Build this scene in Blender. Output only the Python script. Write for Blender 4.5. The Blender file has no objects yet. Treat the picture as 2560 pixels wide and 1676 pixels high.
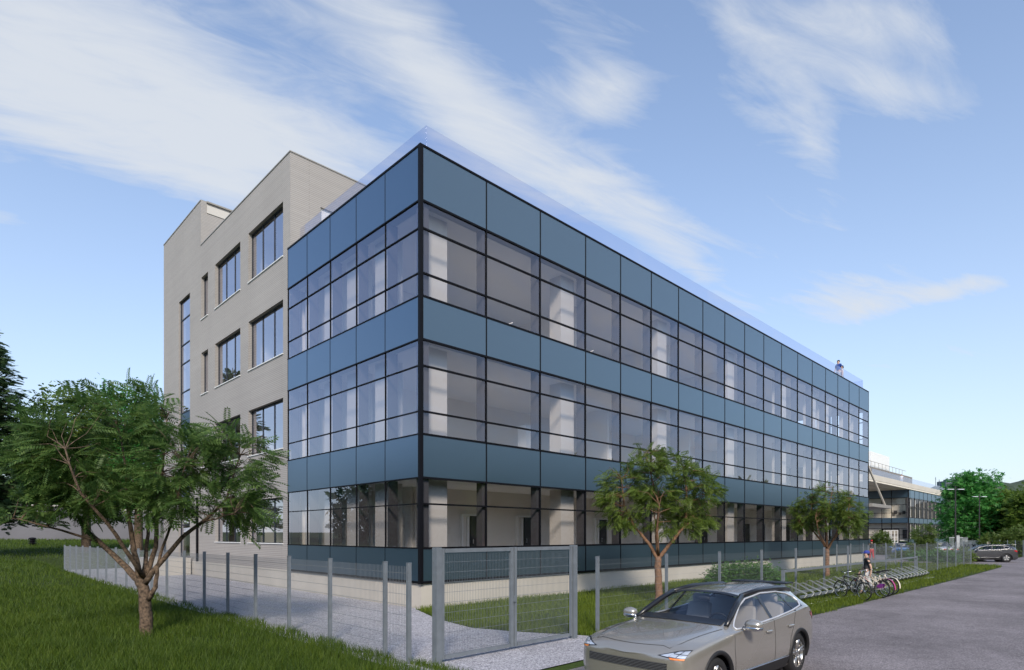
import bpy, bmesh, math, random
import numpy as np
from mathutils import Vector, Matrix
from mathutils.bvhtree import BVHTree

R = math.radians
rng = np.random.default_rng(7)
random.seed(7)
S = bpy.context.scene
COL = S.collection

# ---------------------------------------------------------------- frame of the place
# x runs along the long glass front, y along the short glass front, origin at the corner of the building
AA = R(45.7); SA, CA = math.sin(AA), math.cos(AA)
CAMH = 2.4
CX = -(-2.95 * SA + 19.35 * CA); CY = -(2.95 * CA + 19.35 * SA)
F = 1500.0; HZ = 1337.0
def W(r, f, z=0.0):            # metres to the side of / in front of the viewpoint -> world
    return Vector((CX + r * SA + f * CA, CY - r * CA + f * SA, z))
def at(px, f, z=0.0):          # a bearing and a distance -> world
    return W((px - 1280.0) / F * f, f, z)
def zat(py, f):
    return CAMH + (HZ - py) * f / F
def direc(px, py):
    k = (px - 1280.0) / F
    return Vector((CA + k * SA, SA - k * CA, (HZ - py) / F)).normalized()

def smooth(a, b, x):
    t = np.clip((x - a) / (b - a), 0, 1)
    return t * t * (3 - 2 * t)
def lawn_h(x, y):              # the lawn climbs gently away from the site
    x = np.asarray(x, float); y = np.asarray(y, float)
    w = np.maximum(smooth(-5.05, -6.4, x), smooth(34.0, 39.0, y))
    return 0.027 * np.maximum(0, y - 12) * w

# ---------------------------------------------------------------- materials
MATS = {}
def nodes_of(name):
    m = bpy.data.materials.new(name); m.use_nodes = True
    nt = m.node_tree; nt.nodes.clear()
    out = nt.nodes.new('ShaderNodeOutputMaterial')
    MATS[name] = m
    return m, nt, out
def N(nt, typ, **kw):
    n = nt.nodes.new(typ)
    for k, v in kw.items():
        if k.startswith('i_'):
            n.inputs[k[2:].replace('_', ' ')].default_value = v
        else:
            setattr(n, k, v)
    return n
def c4(c): return (c[0], c[1], c[2], 1.0)
def ramp(nt, stops):
    r = nt.nodes.new('ShaderNodeValToRGB')
    el = r.color_ramp.elements
    while len(el) < len(stops): el.new(0.5)
    for e, (p, c) in zip(el, stops):
        e.position = p; e.color = c4(c)
    return r
def mat(name, col, rough=0.6, metal=0.0, var=0.12, scale=3.0, bump=0.0, bscale=40.0, spec=0.5, coat=0.0, detail=5.0):
    m, nt, out = nodes_of(name)
    b = N(nt, 'ShaderNodeBsdfPrincipled')
    b.inputs['Roughness'].default_value = rough; b.inputs['Metallic'].default_value = metal
    b.inputs['Specular IOR Level'].default_value = spec
    b.inputs['Coat Weight'].default_value = coat; b.inputs['Coat Roughness'].default_value = 0.04
    tc = N(nt, 'ShaderNodeTexCoord')
    nz = N(nt, 'ShaderNodeTexNoise'); nz.inputs['Scale'].default_value = scale; nz.inputs['Detail'].default_value = detail
    nt.links.new(tc.outputs['Object'], nz.inputs['Vector'])
    lo = [max(0, c * (1 - var)) for c in col]; hi = [min(1, c * (1 + var)) for c in col]
    rp = ramp(nt, [(0.3, lo), (0.7, hi)])
    nt.links.new(nz.outputs['Fac'], rp.inputs['Fac'])
    nt.links.new(rp.outputs['Color'], b.inputs['Base Color'])
    if bump:
        n2 = N(nt, 'ShaderNodeTexNoise'); n2.inputs['Scale'].default_value = bscale; n2.inputs['Detail'].default_value = 4
        nt.links.new(tc.outputs['Object'], n2.inputs['Vector'])
        bp = N(nt, 'ShaderNodeBump'); bp.inputs['Strength'].default_value = bump; bp.inputs['Distance'].default_value = 0.02
        nt.links.new(n2.outputs['Fac'], bp.inputs['Height']); nt.links.new(bp.outputs['Normal'], b.inputs['Normal'])
    nt.links.new(b.outputs['BSDF'], out.inputs['Surface'])
    return m
def glass(name, tint, refl, base, edge, rough=0.0):
    m, nt, out = nodes_of(name)
    tr = N(nt, 'ShaderNodeBsdfTransparent'); tr.inputs['Color'].default_value = c4(tint)
    gl = N(nt, 'ShaderNodeBsdfGlossy'); gl.inputs['Color'].default_value = c4(refl); gl.inputs['Roughness'].default_value = rough
    lw = N(nt, 'ShaderNodeLayerWeight'); lw.inputs['Blend'].default_value = 0.5
    pw = N(nt, 'ShaderNodeMath', operation='POWER'); pw.inputs[1].default_value = 2.5
    mr = N(nt, 'ShaderNodeMapRange'); mr.inputs['To Min'].default_value = base; mr.inputs['To Max'].default_value = edge
    nt.links.new(lw.outputs['Facing'], pw.inputs[0]); nt.links.new(pw.outputs[0], mr.inputs['Value'])
    mx = N(nt, 'ShaderNodeMixShader')
    nt.links.new(mr.outputs['Result'], mx.inputs['Fac']); nt.links.new(tr.outputs[0], mx.inputs[1]); nt.links.new(gl.outputs[0], mx.inputs[2])
    nt.links.new(mx.outputs[0], out.inputs['Surface'])
    return m
def spandrel(name, body, refl, base, edge, rough):
    m, nt, out = nodes_of(name)
    df = N(nt, 'ShaderNodeBsdfDiffuse'); df.inputs['Color'].default_value = c4(body)
    gl = N(nt, 'ShaderNodeBsdfGlossy'); gl.inputs['Color'].default_value = c4(refl); gl.inputs['Roughness'].default_value = rough
    lw = N(nt, 'ShaderNodeLayerWeight'); lw.inputs['Blend'].default_value = 0.5
    pw = N(nt, 'ShaderNodeMath', operation='POWER'); pw.inputs[1].default_value = 2.0
    mr = N(nt, 'ShaderNodeMapRange'); mr.inputs['To Min'].default_value = base; mr.inputs['To Max'].default_value = edge
    nt.links.new(lw.outputs['Facing'], pw.inputs[0]); nt.links.new(pw.outputs[0], mr.inputs['Value'])
    mx = N(nt, 'ShaderNodeMixShader')
    nt.links.new(mr.outputs['Result'], mx.inputs['Fac']); nt.links.new(df.outputs[0], mx.inputs[1]); nt.links.new(gl.outputs[0], mx.inputs[2])
    nt.links.new(mx.outputs[0], out.inputs['Surface'])
    return m
def leaf_mat(name, dark, mid, light, trans=0.35, rough=0.5):
    m, nt, out = nodes_of(name)
    ge = N(nt, 'ShaderNodeNewGeometry')
    tc = N(nt, 'ShaderNodeTexCoord')
    nz = N(nt, 'ShaderNodeTexNoise'); nz.inputs['Scale'].default_value = 0.9; nz.inputs['Detail'].default_value = 3
    nt.links.new(tc.outputs['Object'], nz.inputs['Vector'])
    ad = N(nt, 'ShaderNodeMath', operation='MULTIPLY_ADD'); ad.inputs[1].default_value = 0.55
    s2 = N(nt, 'ShaderNodeMath', operation='MULTIPLY'); s2.inputs[1].default_value = 0.5
    nt.links.new(nz.outputs['Fac'], s2.inputs[0])
    nt.links.new(ge.outputs['Random Per Island'], ad.inputs[0]); nt.links.new(s2.outputs[0], ad.inputs[2])
    rp = ramp(nt, [(0.15, dark), (0.5, mid), (0.95, light)])
    nt.links.new(ad.outputs[0], rp.inputs['Fac'])
    b = N(nt, 'ShaderNodeBsdfPrincipled'); b.inputs['Roughness'].default_value = rough; b.inputs['Specular IOR Level'].default_value = 0.35
    t = N(nt, 'ShaderNodeBsdfTranslucent')
    nt.links.new(rp.outputs['Color'], b.inputs['Base Color']); nt.links.new(rp.outputs['Color'], t.inputs['Color'])
    mx = N(nt, 'ShaderNodeMixShader'); mx.inputs['Fac'].default_value = trans
    nt.links.new(b.outputs[0], mx.inputs[1]); nt.links.new(t.outputs[0], mx.inputs[2])
    nt.links.new(mx.outputs[0], out.inputs['Surface'])
    return m
def brick_mat(name, c1, c2, mortar, rowh=0.1, bw=0.48):
    m, nt, out = nodes_of(name)
    tc = N(nt, 'ShaderNodeTexCoord'); sp = N(nt, 'ShaderNodeSeparateXYZ')
    nt.links.new(tc.outputs['Object'], sp.inputs[0])
    ad = N(nt, 'ShaderNodeMath', operation='ADD'); nt.links.new(sp.outputs['X'], ad.inputs[0]); nt.links.new(sp.outputs['Y'], ad.inputs[1])
    cb = N(nt, 'ShaderNodeCombineXYZ'); nt.links.new(ad.outputs[0], cb.inputs['X']); nt.links.new(sp.outputs['Z'], cb.inputs['Y'])
    br = N(nt, 'ShaderNodeTexBrick')
    br.inputs['Color1'].default_value = c4(c1); br.inputs['Color2'].default_value = c4(c2); br.inputs['Mortar'].default_value = c4(mortar)
    br.inputs['Scale'].default_value = 1.0; br.inputs['Mortar Size'].default_value = rowh * 0.12; br.inputs['Mortar Smooth'].default_value = 0.3
    br.inputs['Brick Width'].default_value = bw; br.inputs['Row Height'].default_value = rowh
    nt.links.new(cb.outputs[0], br.inputs['Vector'])
    nz = N(nt, 'ShaderNodeTexNoise'); nz.inputs['Scale'].default_value = 0.35; nz.inputs['Detail'].default_value = 6
    nt.links.new(tc.outputs['Object'], nz.inputs['Vector'])
    mp = N(nt, 'ShaderNodeMapRange'); mp.inputs['To Min'].default_value = 0.88; mp.inputs['To Max'].default_value = 1.1
    nt.links.new(nz.outputs['Fac'], mp.inputs['Value'])
    mul = N(nt, 'ShaderNodeVectorMath', operation='SCALE'); nt.links.new(br.outputs['Color'], mul.inputs[0]); nt.links.new(mp.outputs['Result'], mul.inputs['Scale'])
    b = N(nt, 'ShaderNodeBsdfPrincipled'); b.inputs['Roughness'].default_value = 0.85; b.inputs['Specular IOR Level'].default_value = 0.3
    nt.links.new(mul.outputs[0], b.inputs['Base Color'])
    bp = N(nt, 'ShaderNodeBump'); bp.inputs['Strength'].default_value = 0.35; bp.inputs['Distance'].default_value = 0.012; bp.invert = True
    nt.links.new(br.outputs['Fac'], bp.inputs['Height']); nt.links.new(bp.outputs['Normal'], b.inputs['Normal'])
    nt.links.new(b.outputs[0], out.inputs['Surface'])
    return m
def granular(name, stops, scale, bump, rough=0.9, big=None):
    m, nt, out = nodes_of(name)
    tc = N(nt, 'ShaderNodeTexCoord')
    vo = N(nt, 'ShaderNodeTexVoronoi'); vo.inputs['Scale'].default_value = scale
    nt.links.new(tc.outputs['Object'], vo.inputs['Vector'])
    sp = N(nt, 'ShaderNodeSeparateXYZ'); nt.links.new(vo.outputs['Color'], sp.inputs[0])
    rp = ramp(nt, stops); nt.links.new(sp.outputs['X'], rp.inputs['Fac'])
    nz = N(nt, 'ShaderNodeTexNoise'); nz.inputs['Scale'].default_value = 0.3; nz.inputs['Detail'].default_value = 8; nz.inputs['Roughness'].default_value = 0.65
    nt.links.new(tc.outputs['Object'], nz.inputs['Vector'])
    mp = N(nt, 'ShaderNodeMapRange'); mp.inputs['From Min'].default_value = 0.3; mp.inputs['From Max'].default_value = 0.7
    mp.inputs['To Min'].default_value = 0.8 if big is None else big[0]; mp.inputs['To Max'].default_value = 1.15 if big is None else big[1]
    nt.links.new(nz.outputs['Fac'], mp.inputs['Value'])
    mus = N(nt, 'ShaderNodeTexMusgrave') if False else N(nt, 'ShaderNodeTexNoise'); mus.inputs['Scale'].default_value = 2.6; mus.inputs['Detail'].default_value = 10; mus.inputs['Roughness'].default_value = 0.75; mus.inputs['Distortion'].default_value = 0.6
    nt.links.new(tc.outputs['Object'], mus.inputs['Vector'])
    mp2 = N(nt, 'ShaderNodeMapRange'); mp2.inputs['From Min'].default_value = 0.3; mp2.inputs['From Max'].default_value = 0.7; mp2.inputs['To Min'].default_value = 0.84; mp2.inputs['To Max'].default_value = 1.16
    nt.links.new(mus.outputs['Fac'], mp2.inputs['Value'])
    mm = N(nt, 'ShaderNodeMath', operation='MULTIPLY'); nt.links.new(mp.outputs['Result'], mm.inputs[0]); nt.links.new(mp2.outputs['Result'], mm.inputs[1])
    mul = N(nt, 'ShaderNodeVectorMath', operation='SCALE'); nt.links.new(rp.outputs['Color'], mul.inputs[0]); nt.links.new(mm.outputs[0], mul.inputs['Scale'])
    b = N(nt, 'ShaderNodeBsdfPrincipled'); b.inputs['Roughness'].default_value = rough; b.inputs['Specular IOR Level'].default_value = 0.3
    nt.links.new(mul.outputs[0], b.inputs['Base Color'])
    bp = N(nt, 'ShaderNodeBump'); bp.inputs['Strength'].default_value = bump; bp.inputs['Distance'].default_value = 0.02
    nt.links.new(vo.outputs['Distance'], bp.inputs['Height']); nt.links.new(bp.outputs['Normal'], b.inputs['Normal'])
    nt.links.new(b.outputs[0], out.inputs['Surface'])
    return m

# ---------------------------------------------------------------- mesh helpers
class MB:
    def __init__(s): s.v = []; s.f = []
    def quad(s, a, b, c, d):
        n = len(s.v); s.v += [tuple(a), tuple(b), tuple(c), tuple(d)]; s.f.append((n, n + 1, n + 2, n + 3)); return s
    def poly(s, pts):
        n = len(s.v); s.v += [tuple(p) for p in pts]; s.f.append(tuple(range(n, n + len(pts)))); return s
    def box(s, x0, x1, y0, y1, z0, z1):
        n = len(s.v)
        s.v += [(x0, y0, z0), (x1, y0, z0), (x1, y1, z0), (x0, y1, z0), (x0, y0, z1), (x1, y0, z1), (x1, y1, z1), (x0, y1, z1)]
        s.f += [tuple(n + i for i in q) for q in ((0, 3, 2, 1), (4, 5, 6, 7), (0, 1, 5, 4), (1, 2, 6, 5), (2, 3, 7, 6), (3, 0, 4, 7))]
        return s
    def obox(s, p, q, w, z0, z1):      # upright box whose middle line runs p -> q in plan
        p = Vector((p[0], p[1])); q = Vector((q[0], q[1])); d = (q - p).normalized(); n2 = Vector((-d.y, d.x)) * w / 2
        n = len(s.v); a, b, c, e = p - n2, q - n2, q + n2, p + n2
        s.v += [(k.x, k.y, z0) for k in (a, b, c, e)] + [(k.x, k.y, z1) for k in (a, b, c, e)]
        s.f += [tuple(n + i for i in q_) for q_ in ((0, 3, 2, 1), (4, 5, 6, 7), (0, 1, 5, 4), (1, 2, 6, 5), (2, 3, 7, 6), (3, 0, 4, 7))]
        return s
    def tube(s, pts, rad, sides=8, cap=True, closed=False):
        pts = [Vector(p) for p in pts]; k = len(pts)
        rad = [rad] * k if isinstance(rad, (int, float)) else list(rad)
        n0 = len(s.v); up = None
        for i, p in enumerate(pts):
            if closed: t = pts[(i + 1) % k] - pts[i - 1]
            else: t = pts[min(i + 1, k - 1)] - pts[max(i - 1, 0)]
            t = t.normalized() if t.length > 1e-9 else Vector((0, 0, 1))
            if up is None:
                up = Vector((0, 0, 1)) if abs(t.z) < 0.9 else Vector((1, 0, 0))
            u = up - t * up.dot(t)
            u = u.normalized() if u.length > 1e-6 else t.orthogonal().normalized()
            up = u; w = t.cross(u)
            for j in range(sides):
                a = 2 * math.pi * j / sides
                s.v.append(tuple(p + (u * math.cos(a) + w * math.sin(a)) * rad[i]))
        m = k if closed else k - 1
        for i in range(m):
            for j in range(sides):
                a = n0 + i * sides + j; b = n0 + i * sides + (j + 1) % sides
                i2 = (i + 1) % k
                c = n0 + i2 * sides + (j + 1) % sides; d = n0 + i2 * sides + j
                s.f.append((a, b, c, d))
        if cap and not closed:
            s.f.append(tuple(n0 + j for j in reversed(range(sides))))
            s.f.append(tuple(n0 + (k - 1) * sides + j for j in range(sides)))
        return s
    def lathe(s, prof, axis='z', c=(0, 0, 0), sides=24, cap=True):
        n0 = len(s.v); k = len(prof)
        for (r, h) in prof:
            for j in range(sides):
                a = 2 * math.pi * j / sides; u, w = r * math.cos(a), r * math.sin(a)
                p = {'z': (u, w, h), 'y': (u, h, w), 'x': (h, u, w)}[axis]
                s.v.append((p[0] + c[0], p[1] + c[1], p[2] + c[2]))
        for i in range(k - 1):
            for j in range(sides):
                s.f.append((n0 + i * sides + j, n0 + i * sides + (j + 1) % sides, n0 + (i + 1) * sides + (j + 1) % sides, n0 + (i + 1) * sides + j))
        if cap:
            s.f.append(tuple(n0 + j for j in range(sides))); s.f.append(tuple(n0 + (k - 1) * sides + j for j in range(sides)))
        return s
    def ball(s, c, r, nu=12, nv=8):
        rx, ry, rz = (r, r, r) if isinstance(r, (int, float)) else r
        n0 = len(s.v)
        for i in range(nv + 1):
            th = math.pi * i / nv
            for j in range(nu):
                ph = 2 * math.pi * j / nu
                s.v.append((c[0] + rx * math.sin(th) * math.cos(ph), c[1] + ry * math.sin(th) * math.sin(ph), c[2] + rz * math.cos(th)))
        for i in range(nv):
            for j in range(nu):
                s.f.append((n0 + i * nu + j, n0 + (i + 1) * nu + j, n0 + (i + 1) * nu + (j + 1) % nu, n0 + i * nu + (j + 1) % nu))
        return s
    def build(s, name, m, parent=None, smooth=False, bevel=0.0, world=False, merge=False):
        me = bpy.data.meshes.new(name); me.from_pydata(s.v, [], s.f)
        return link(name, me, m, parent, smooth, bevel, world, merge)
def link(name, me, m, parent=None, smooth=False, bevel=0.0, world=False, merge=False):
    bm = bmesh.new(); bm.from_mesh(me)
    if merge: bmesh.ops.remove_doubles(bm, verts=bm.verts, dist=1e-5)
    if len(bm.faces) < 60000: bmesh.ops.recalc_face_normals(bm, faces=bm.faces)
    if bevel:
        bmesh.ops.bevel(bm, geom=[e for e in bm.edges if len(e.link_faces) == 2 and e.calc_face_angle(0) > 0.6], offset=bevel, segments=2, affect='EDGES', profile=0.6)
    bm.to_mesh(me); bm.free()
    ms = m if isinstance(m, (list, tuple)) else [m]
    for q in ms: me.materials.append(MATS[q] if isinstance(q, str) else q)
    if smooth:
        me.polygons.foreach_set('use_smooth', [True] * len(me.polygons))
    o = bpy.data.objects.new(name, me); COL.objects.link(o)
    if parent is not None:
        o.parent = parent
        if world:
            mw = Matrix.Translation(parent.location) @ parent.rotation_euler.to_matrix().to_4x4()
            o.matrix_parent_inverse = mw.inverted()
    return o
def raw_mesh(name, V, Q, m, parent=None, smooth=False):   # many quads at once
    V = np.asarray(V, np.float32); Q = np.asarray(Q, np.int32)
    me = bpy.data.meshes.new(name)
    me.vertices.add(len(V)); me.vertices.foreach_set('co', V.ravel())
    me.loops.add(Q.size); me.loops.foreach_set('vertex_index', Q.ravel())
    me.polygons.add(len(Q)); me.polygons.foreach_set('loop_start', np.arange(0, Q.size, Q.shape[1], dtype=np.int32))
    me.update(calc_edges=True); me.validate()
    ms = m if isinstance(m, (list, tuple)) else [m]
    for q in ms: me.materials.append(MATS[q])
    if smooth: me.polygons.foreach_set('use_smooth', [True] * len(me.polygons))
    o = bpy.data.objects.new(name, me); COL.objects.link(o)
    if parent is not None: o.parent = parent
    return o
def thing(name, label, cat, loc=(0, 0, 0), rotz=0.0, group=None):
    o = bpy.data.objects.new(name, None); COL.objects.link(o)
    o.location = loc; o.rotation_euler = (0, 0, rotz); o.empty_display_size = 0.3
    return tag(o, label, cat, group)
def tag(o, label, cat, group=None, kind=None):
    if label: o['label'] = label
    if cat: o['category'] = cat
    if group: o['group'] = group
    if kind: o['kind'] = kind
    return o
def struct(o): o['kind'] = 'structure'; return o
def dup(root, loc, rotz, label=None, scale=None):
    r = root.copy(); COL.objects.link(r); r.location = loc; r.rotation_euler = (0, 0, rotz)
    if label: r['label'] = label
    if scale: r.scale = scale
    for ch in list(root.children):
        c = ch.copy(); COL.objects.link(c); c.parent = r
        for g in ch.children:
            d = g.copy(); COL.objects.link(d); d.parent = c
    return r
def evaluated(o):
    bpy.context.view_layer.update()
    dg = bpy.context.evaluated_depsgraph_get()
    return bpy.data.meshes.new_from_object(o.evaluated_get(dg))
# ---------------------------------------------------------------- the materials of this place
brick_mat('grey_brick', (0.405, 0.374, 0.347), (0.378, 0.350, 0.325), (0.25, 0.231, 0.213), rowh=0.085, bw=7.3)
brick_mat('far_brick', (0.24, 0.22, 0.20), (0.21, 0.195, 0.18), (0.14, 0.13, 0.12), rowh=0.3, bw=1.2)
mat('concrete', (0.52, 0.48, 0.42), 0.85, var=0.07, scale=0.7, bump=0.15, bscale=25)
mat('beige_stone', (0.50, 0.45, 0.38), 0.85, var=0.06, scale=0.5)
mat('fascia_board', (0.60, 0.54, 0.46), 0.7, var=0.05, scale=0.6)
mat('soffit_board', (0.82, 0.74, 0.62), 0.7, var=0.06, scale=0.6)
mat('white_paint', (0.80, 0.79, 0.76), 0.5, var=0.03)
mat('wall_paint', (0.80, 0.75, 0.68), 0.8, var=0.04, scale=0.4)
mat('ceiling_paint', (0.82, 0.80, 0.78), 0.9, var=0.03, scale=0.4)
mat('floor_vinyl', (0.65, 0.62, 0.57), 0.5, var=0.05)
mat('column_paint', (0.58, 0.54, 0.485), 0.7, var=0.04, scale=0.5)
mat('black_frame', (0.006, 0.006, 0.008), 0.5, var=0.1, spec=0.12)
mat('window_frame', (0.022, 0.027, 0.036), 0.5, var=0.1, spec=0.3)
mat('slat_grey', (0.16, 0.16, 0.16), 0.5, var=0.1)
mat('fin_grey', (0.07, 0.066, 0.07), 0.6, var=0.08, spec=0.2)
mat('dark_door', (0.030, 0.030, 0.035), 0.5, var=0.1)
mat('steel', (0.55, 0.56, 0.58), 0.3, metal=1.0, var=0.05)
mat('galvanised', (0.20, 0.225, 0.25), 0.5, metal=0.25, var=0.1, scale=6)
mat('wire_grey', (0.26, 0.28, 0.30), 0.5, metal=0.25, var=0.06)
mat('rack_tube', (0.33, 0.34, 0.31), 0.35, metal=0.5, var=0.06)
mat('coping', (0.30, 0.28, 0.25), 0.5, var=0.05)
mat('pole_dark', (0.045, 0.04, 0.038), 0.45, metal=0.3)
mat('pale_metal', (0.42, 0.43, 0.44), 0.5)
mat('lamp_white', (0.75, 0.76, 0.78), 0.35)
mat('bark', (0.120, 0.082, 0.054), 0.9, var=0.75, scale=16, bump=0.9, bscale=30)
mat('bark_warm', (0.22, 0.12, 0.068), 0.9, var=0.4, scale=9, bump=0.8, bscale=34)
mat('roof_felt', (0.30, 0.29, 0.28), 0.9)
mat('retaining_concrete', (0.13, 0.125, 0.13), 0.9, var=0.12, scale=0.25)
mat('orange_paint', (0.75, 0.16, 0.03), 0.5)
mat('red_paint', (0.55, 0.05, 0.03), 0.5)
mat('skin', (0.58, 0.36, 0.26), 0.5, var=0.05)
mat('hair_dark', (0.018, 0.014, 0.012), 0.6)
mat('hair_red', (0.22, 0.05, 0.02), 0.6)
mat('cloth_charcoal', (0.055, 0.055, 0.058), 0.9)
mat('cloth_lightgrey', (0.50, 0.51, 0.53), 0.9)
mat('cloth_blue', (0.03, 0.08, 0.30), 0.9)
mat('cap_blue', (0.04, 0.06, 0.32), 0.8)
mat('cloth_white', (0.75, 0.74, 0.72), 0.9)
mat('cloth_red', (0.50, 0.012, 0.015), 0.8)
mat('cloth_black', (0.012, 0.012, 0.013), 0.8)
mat('shoe', (0.03, 0.028, 0.028), 0.6)
glass('window_glass', (0.93, 0.93, 0.95), (0.82, 0.83, 0.95), 0.10, 0.90)
glass('side_glass', (0.93, 0.93, 0.95), (0.80, 0.83, 1.0), 0.15, 0.95)
glass('brick_glass', (0.93, 0.93, 0.95), (0.86, 0.87, 0.98), 0.36, 0.95)
glass('balustrade_glass', (0.90, 0.91, 0.96), (0.86, 0.88, 0.97), 0.06, 0.35)
glass('far_glass', (0.92, 0.92, 0.92), (0.9, 0.93, 1.0), 0.04, 0.22)
spandrel('blue_spandrel', (0.022, 0.045, 0.060), (0.50, 0.60, 0.70), 0.25, 0.90, 0.32)
spandrel('end_spandrel', (0.021, 0.043, 0.063), (0.48, 0.58, 0.73), 0.24, 0.90, 0.28)
leaf_mat('leaf_dark', (0.044, 0.094, 0.021), (0.100, 0.182, 0.045), (0.205, 0.30, 0.08), 0.52)
leaf_mat('leaf_mid', (0.065, 0.110, 0.020), (0.140, 0.210, 0.038), (0.25, 0.33, 0.068), 0.5)
leaf_mat('leaf_bright', (0.022, 0.125, 0.026), (0.075, 0.280, 0.055), (0.20, 0.46, 0.12), 0.55)
leaf_mat('leaf_olive', (0.058, 0.110, 0.015), (0.120, 0.195, 0.030), (0.22, 0.30, 0.05), 0.5)
leaf_mat('leaf_conifer', (0.060, 0.115, 0.055), (0.110, 0.185, 0.085), (0.19, 0.27, 0.12), 0.5)
leaf_mat('leaf_shrub', (0.040, 0.110, 0.020), (0.090, 0.220, 0.040), (0.19, 0.36, 0.08), 0.45)
leaf_mat('leaf_shrub_olive', (0.060, 0.105, 0.020), (0.110, 0.170, 0.035), (0.19, 0.25, 0.06), 0.45)
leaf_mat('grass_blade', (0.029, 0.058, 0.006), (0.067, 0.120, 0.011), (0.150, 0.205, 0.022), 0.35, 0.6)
leaf_mat('grass_sunlit_tint', (0.060, 0.098, 0.008), (0.115, 0.170, 0.014), (0.200, 0.250, 0.025), 0.35, 0.6)  # the sunlit look of the site lawn is put into the blade colour
granular('asphalt', [(0.0, (0.135, 0.120, 0.124)), (0.5, (0.205, 0.183, 0.188)), (1.0, (0.315, 0.282, 0.285))], 55.0, 0.3, 0.9, (0.68, 1.3))
granular('gravel', [(0.0, (0.20, 0.19, 0.21)), (0.4, (0.40, 0.385, 0.405)), (1.0, (0.66, 0.64, 0.66))], 42.0, 0.8, 0.9, (0.9, 1.08))
granular('pavement', [(0.0, (0.20, 0.185, 0.21)), (1.0, (0.30, 0.28, 0.31))], 8.0, 0.2, 0.85)
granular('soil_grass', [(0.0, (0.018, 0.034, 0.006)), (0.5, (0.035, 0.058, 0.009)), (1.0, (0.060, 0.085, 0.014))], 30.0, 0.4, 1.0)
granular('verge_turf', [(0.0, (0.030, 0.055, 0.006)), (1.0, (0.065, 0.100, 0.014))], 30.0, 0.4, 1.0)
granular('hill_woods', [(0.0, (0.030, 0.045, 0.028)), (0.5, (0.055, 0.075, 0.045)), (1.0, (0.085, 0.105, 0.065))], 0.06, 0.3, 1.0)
granular('far_haze_tint', [(0.0, (0.10, 0.13, 0.15)), (1.0, (0.16, 0.19, 0.21))], 0.02, 0.1, 1.0)  # blue-grey haze of distance is put into the colour

# ---------------------------------------------------------------- sky, sun, camera
SUN_EL, SUN_AZ = R(34), math.atan2(-0.76, -0.65)       # where the sun stands (azimuth in the plan, from +x)
w = bpy.data.worlds.new('World'); S.world = w; w.use_nodes = True
nt = w.node_tree; nt.nodes.clear()
out = N(nt, 'ShaderNodeOutputWorld')
sky = N(nt, 'ShaderNodeTexSky'); sky.sky_type = 'NISHITA'; sky.sun_disc = False
sky.sun_elevation = SUN_EL; sky.sun_rotation = math.pi / 2 - SUN_AZ
sky.air_density = 1.0; sky.dust_density = 0.6; sky.ozone_density = 2.5; sky.altitude = 200
tint = N(nt, 'ShaderNodeMix', data_type='RGBA', blend_type='MULTIPLY'); tint.inputs['Factor'].default_value = 1.0
tint.inputs['B'].default_value = (0.93, 1.0, 1.05, 1)
nt.links.new(sky.outputs[0], tint.inputs['A'])
bg1 = N(nt, 'ShaderNodeBackground'); bg1.inputs['Strength'].default_value = 0.112
nt.links.new(tint.outputs['Result'], bg1.inputs['Color'])
bg2 = N(nt, 'ShaderNodeBackground'); bg2.inputs['Color'].default_value = (0.88, 0.93, 1.0, 1); bg2.inputs['Strength'].default_value = 0.40
tc = N(nt, 'ShaderNodeTexCoord')
def vdot(vec):
    n = N(nt, 'ShaderNodeVectorMath', operation='DOT_PRODUCT'); nt.links.new(tc.outputs['Generated'], n.inputs[0]); n.inputs[1].default_value = tuple(vec); return n.outputs['Value']
def mth(op, a, b=None, c=None):
    n = N(nt, 'ShaderNodeMath', operation=op)
    for i, q in enumerate((a, b, c)):
        if q is None: continue
        if isinstance(q, (int, float)): n.inputs[i].default_value = q
        else: nt.links.new(q, n.inputs[i])
    return n.outputs[0]
def bank(px, py, s1, s2, ang, amp):    # a soft bank of cirrus around one bearing of the sky
    c = direc(px, py)
    e1 = (direc(px + 60 * math.cos(R(ang)), py + 60 * math.sin(R(ang))) - direc(px - 60 * math.cos(R(ang)), py - 60 * math.sin(R(ang)))).normalized()
    e2 = c.cross(e1).normalized()
    k = (1.0 / (1 + ((px - 1280) / F) ** 2 + ((HZ - py) / F) ** 2)) ** 0.5
    a1 = e1 / (s1 / F * k); a2 = e2 / (s2 / F * k)
    u = mth('SUBTRACT', vdot(a1), a1.dot(c)); v = mth('SUBTRACT', vdot(a2), a2.dot(c))
    q = mth('ADD', mth('MULTIPLY', u, u), mth('MULTIPLY', v, v))
    return mth('MULTIPLY', mth('POWER', 2.71828, mth('MULTIPLY', q, -1.0)), amp)
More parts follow.
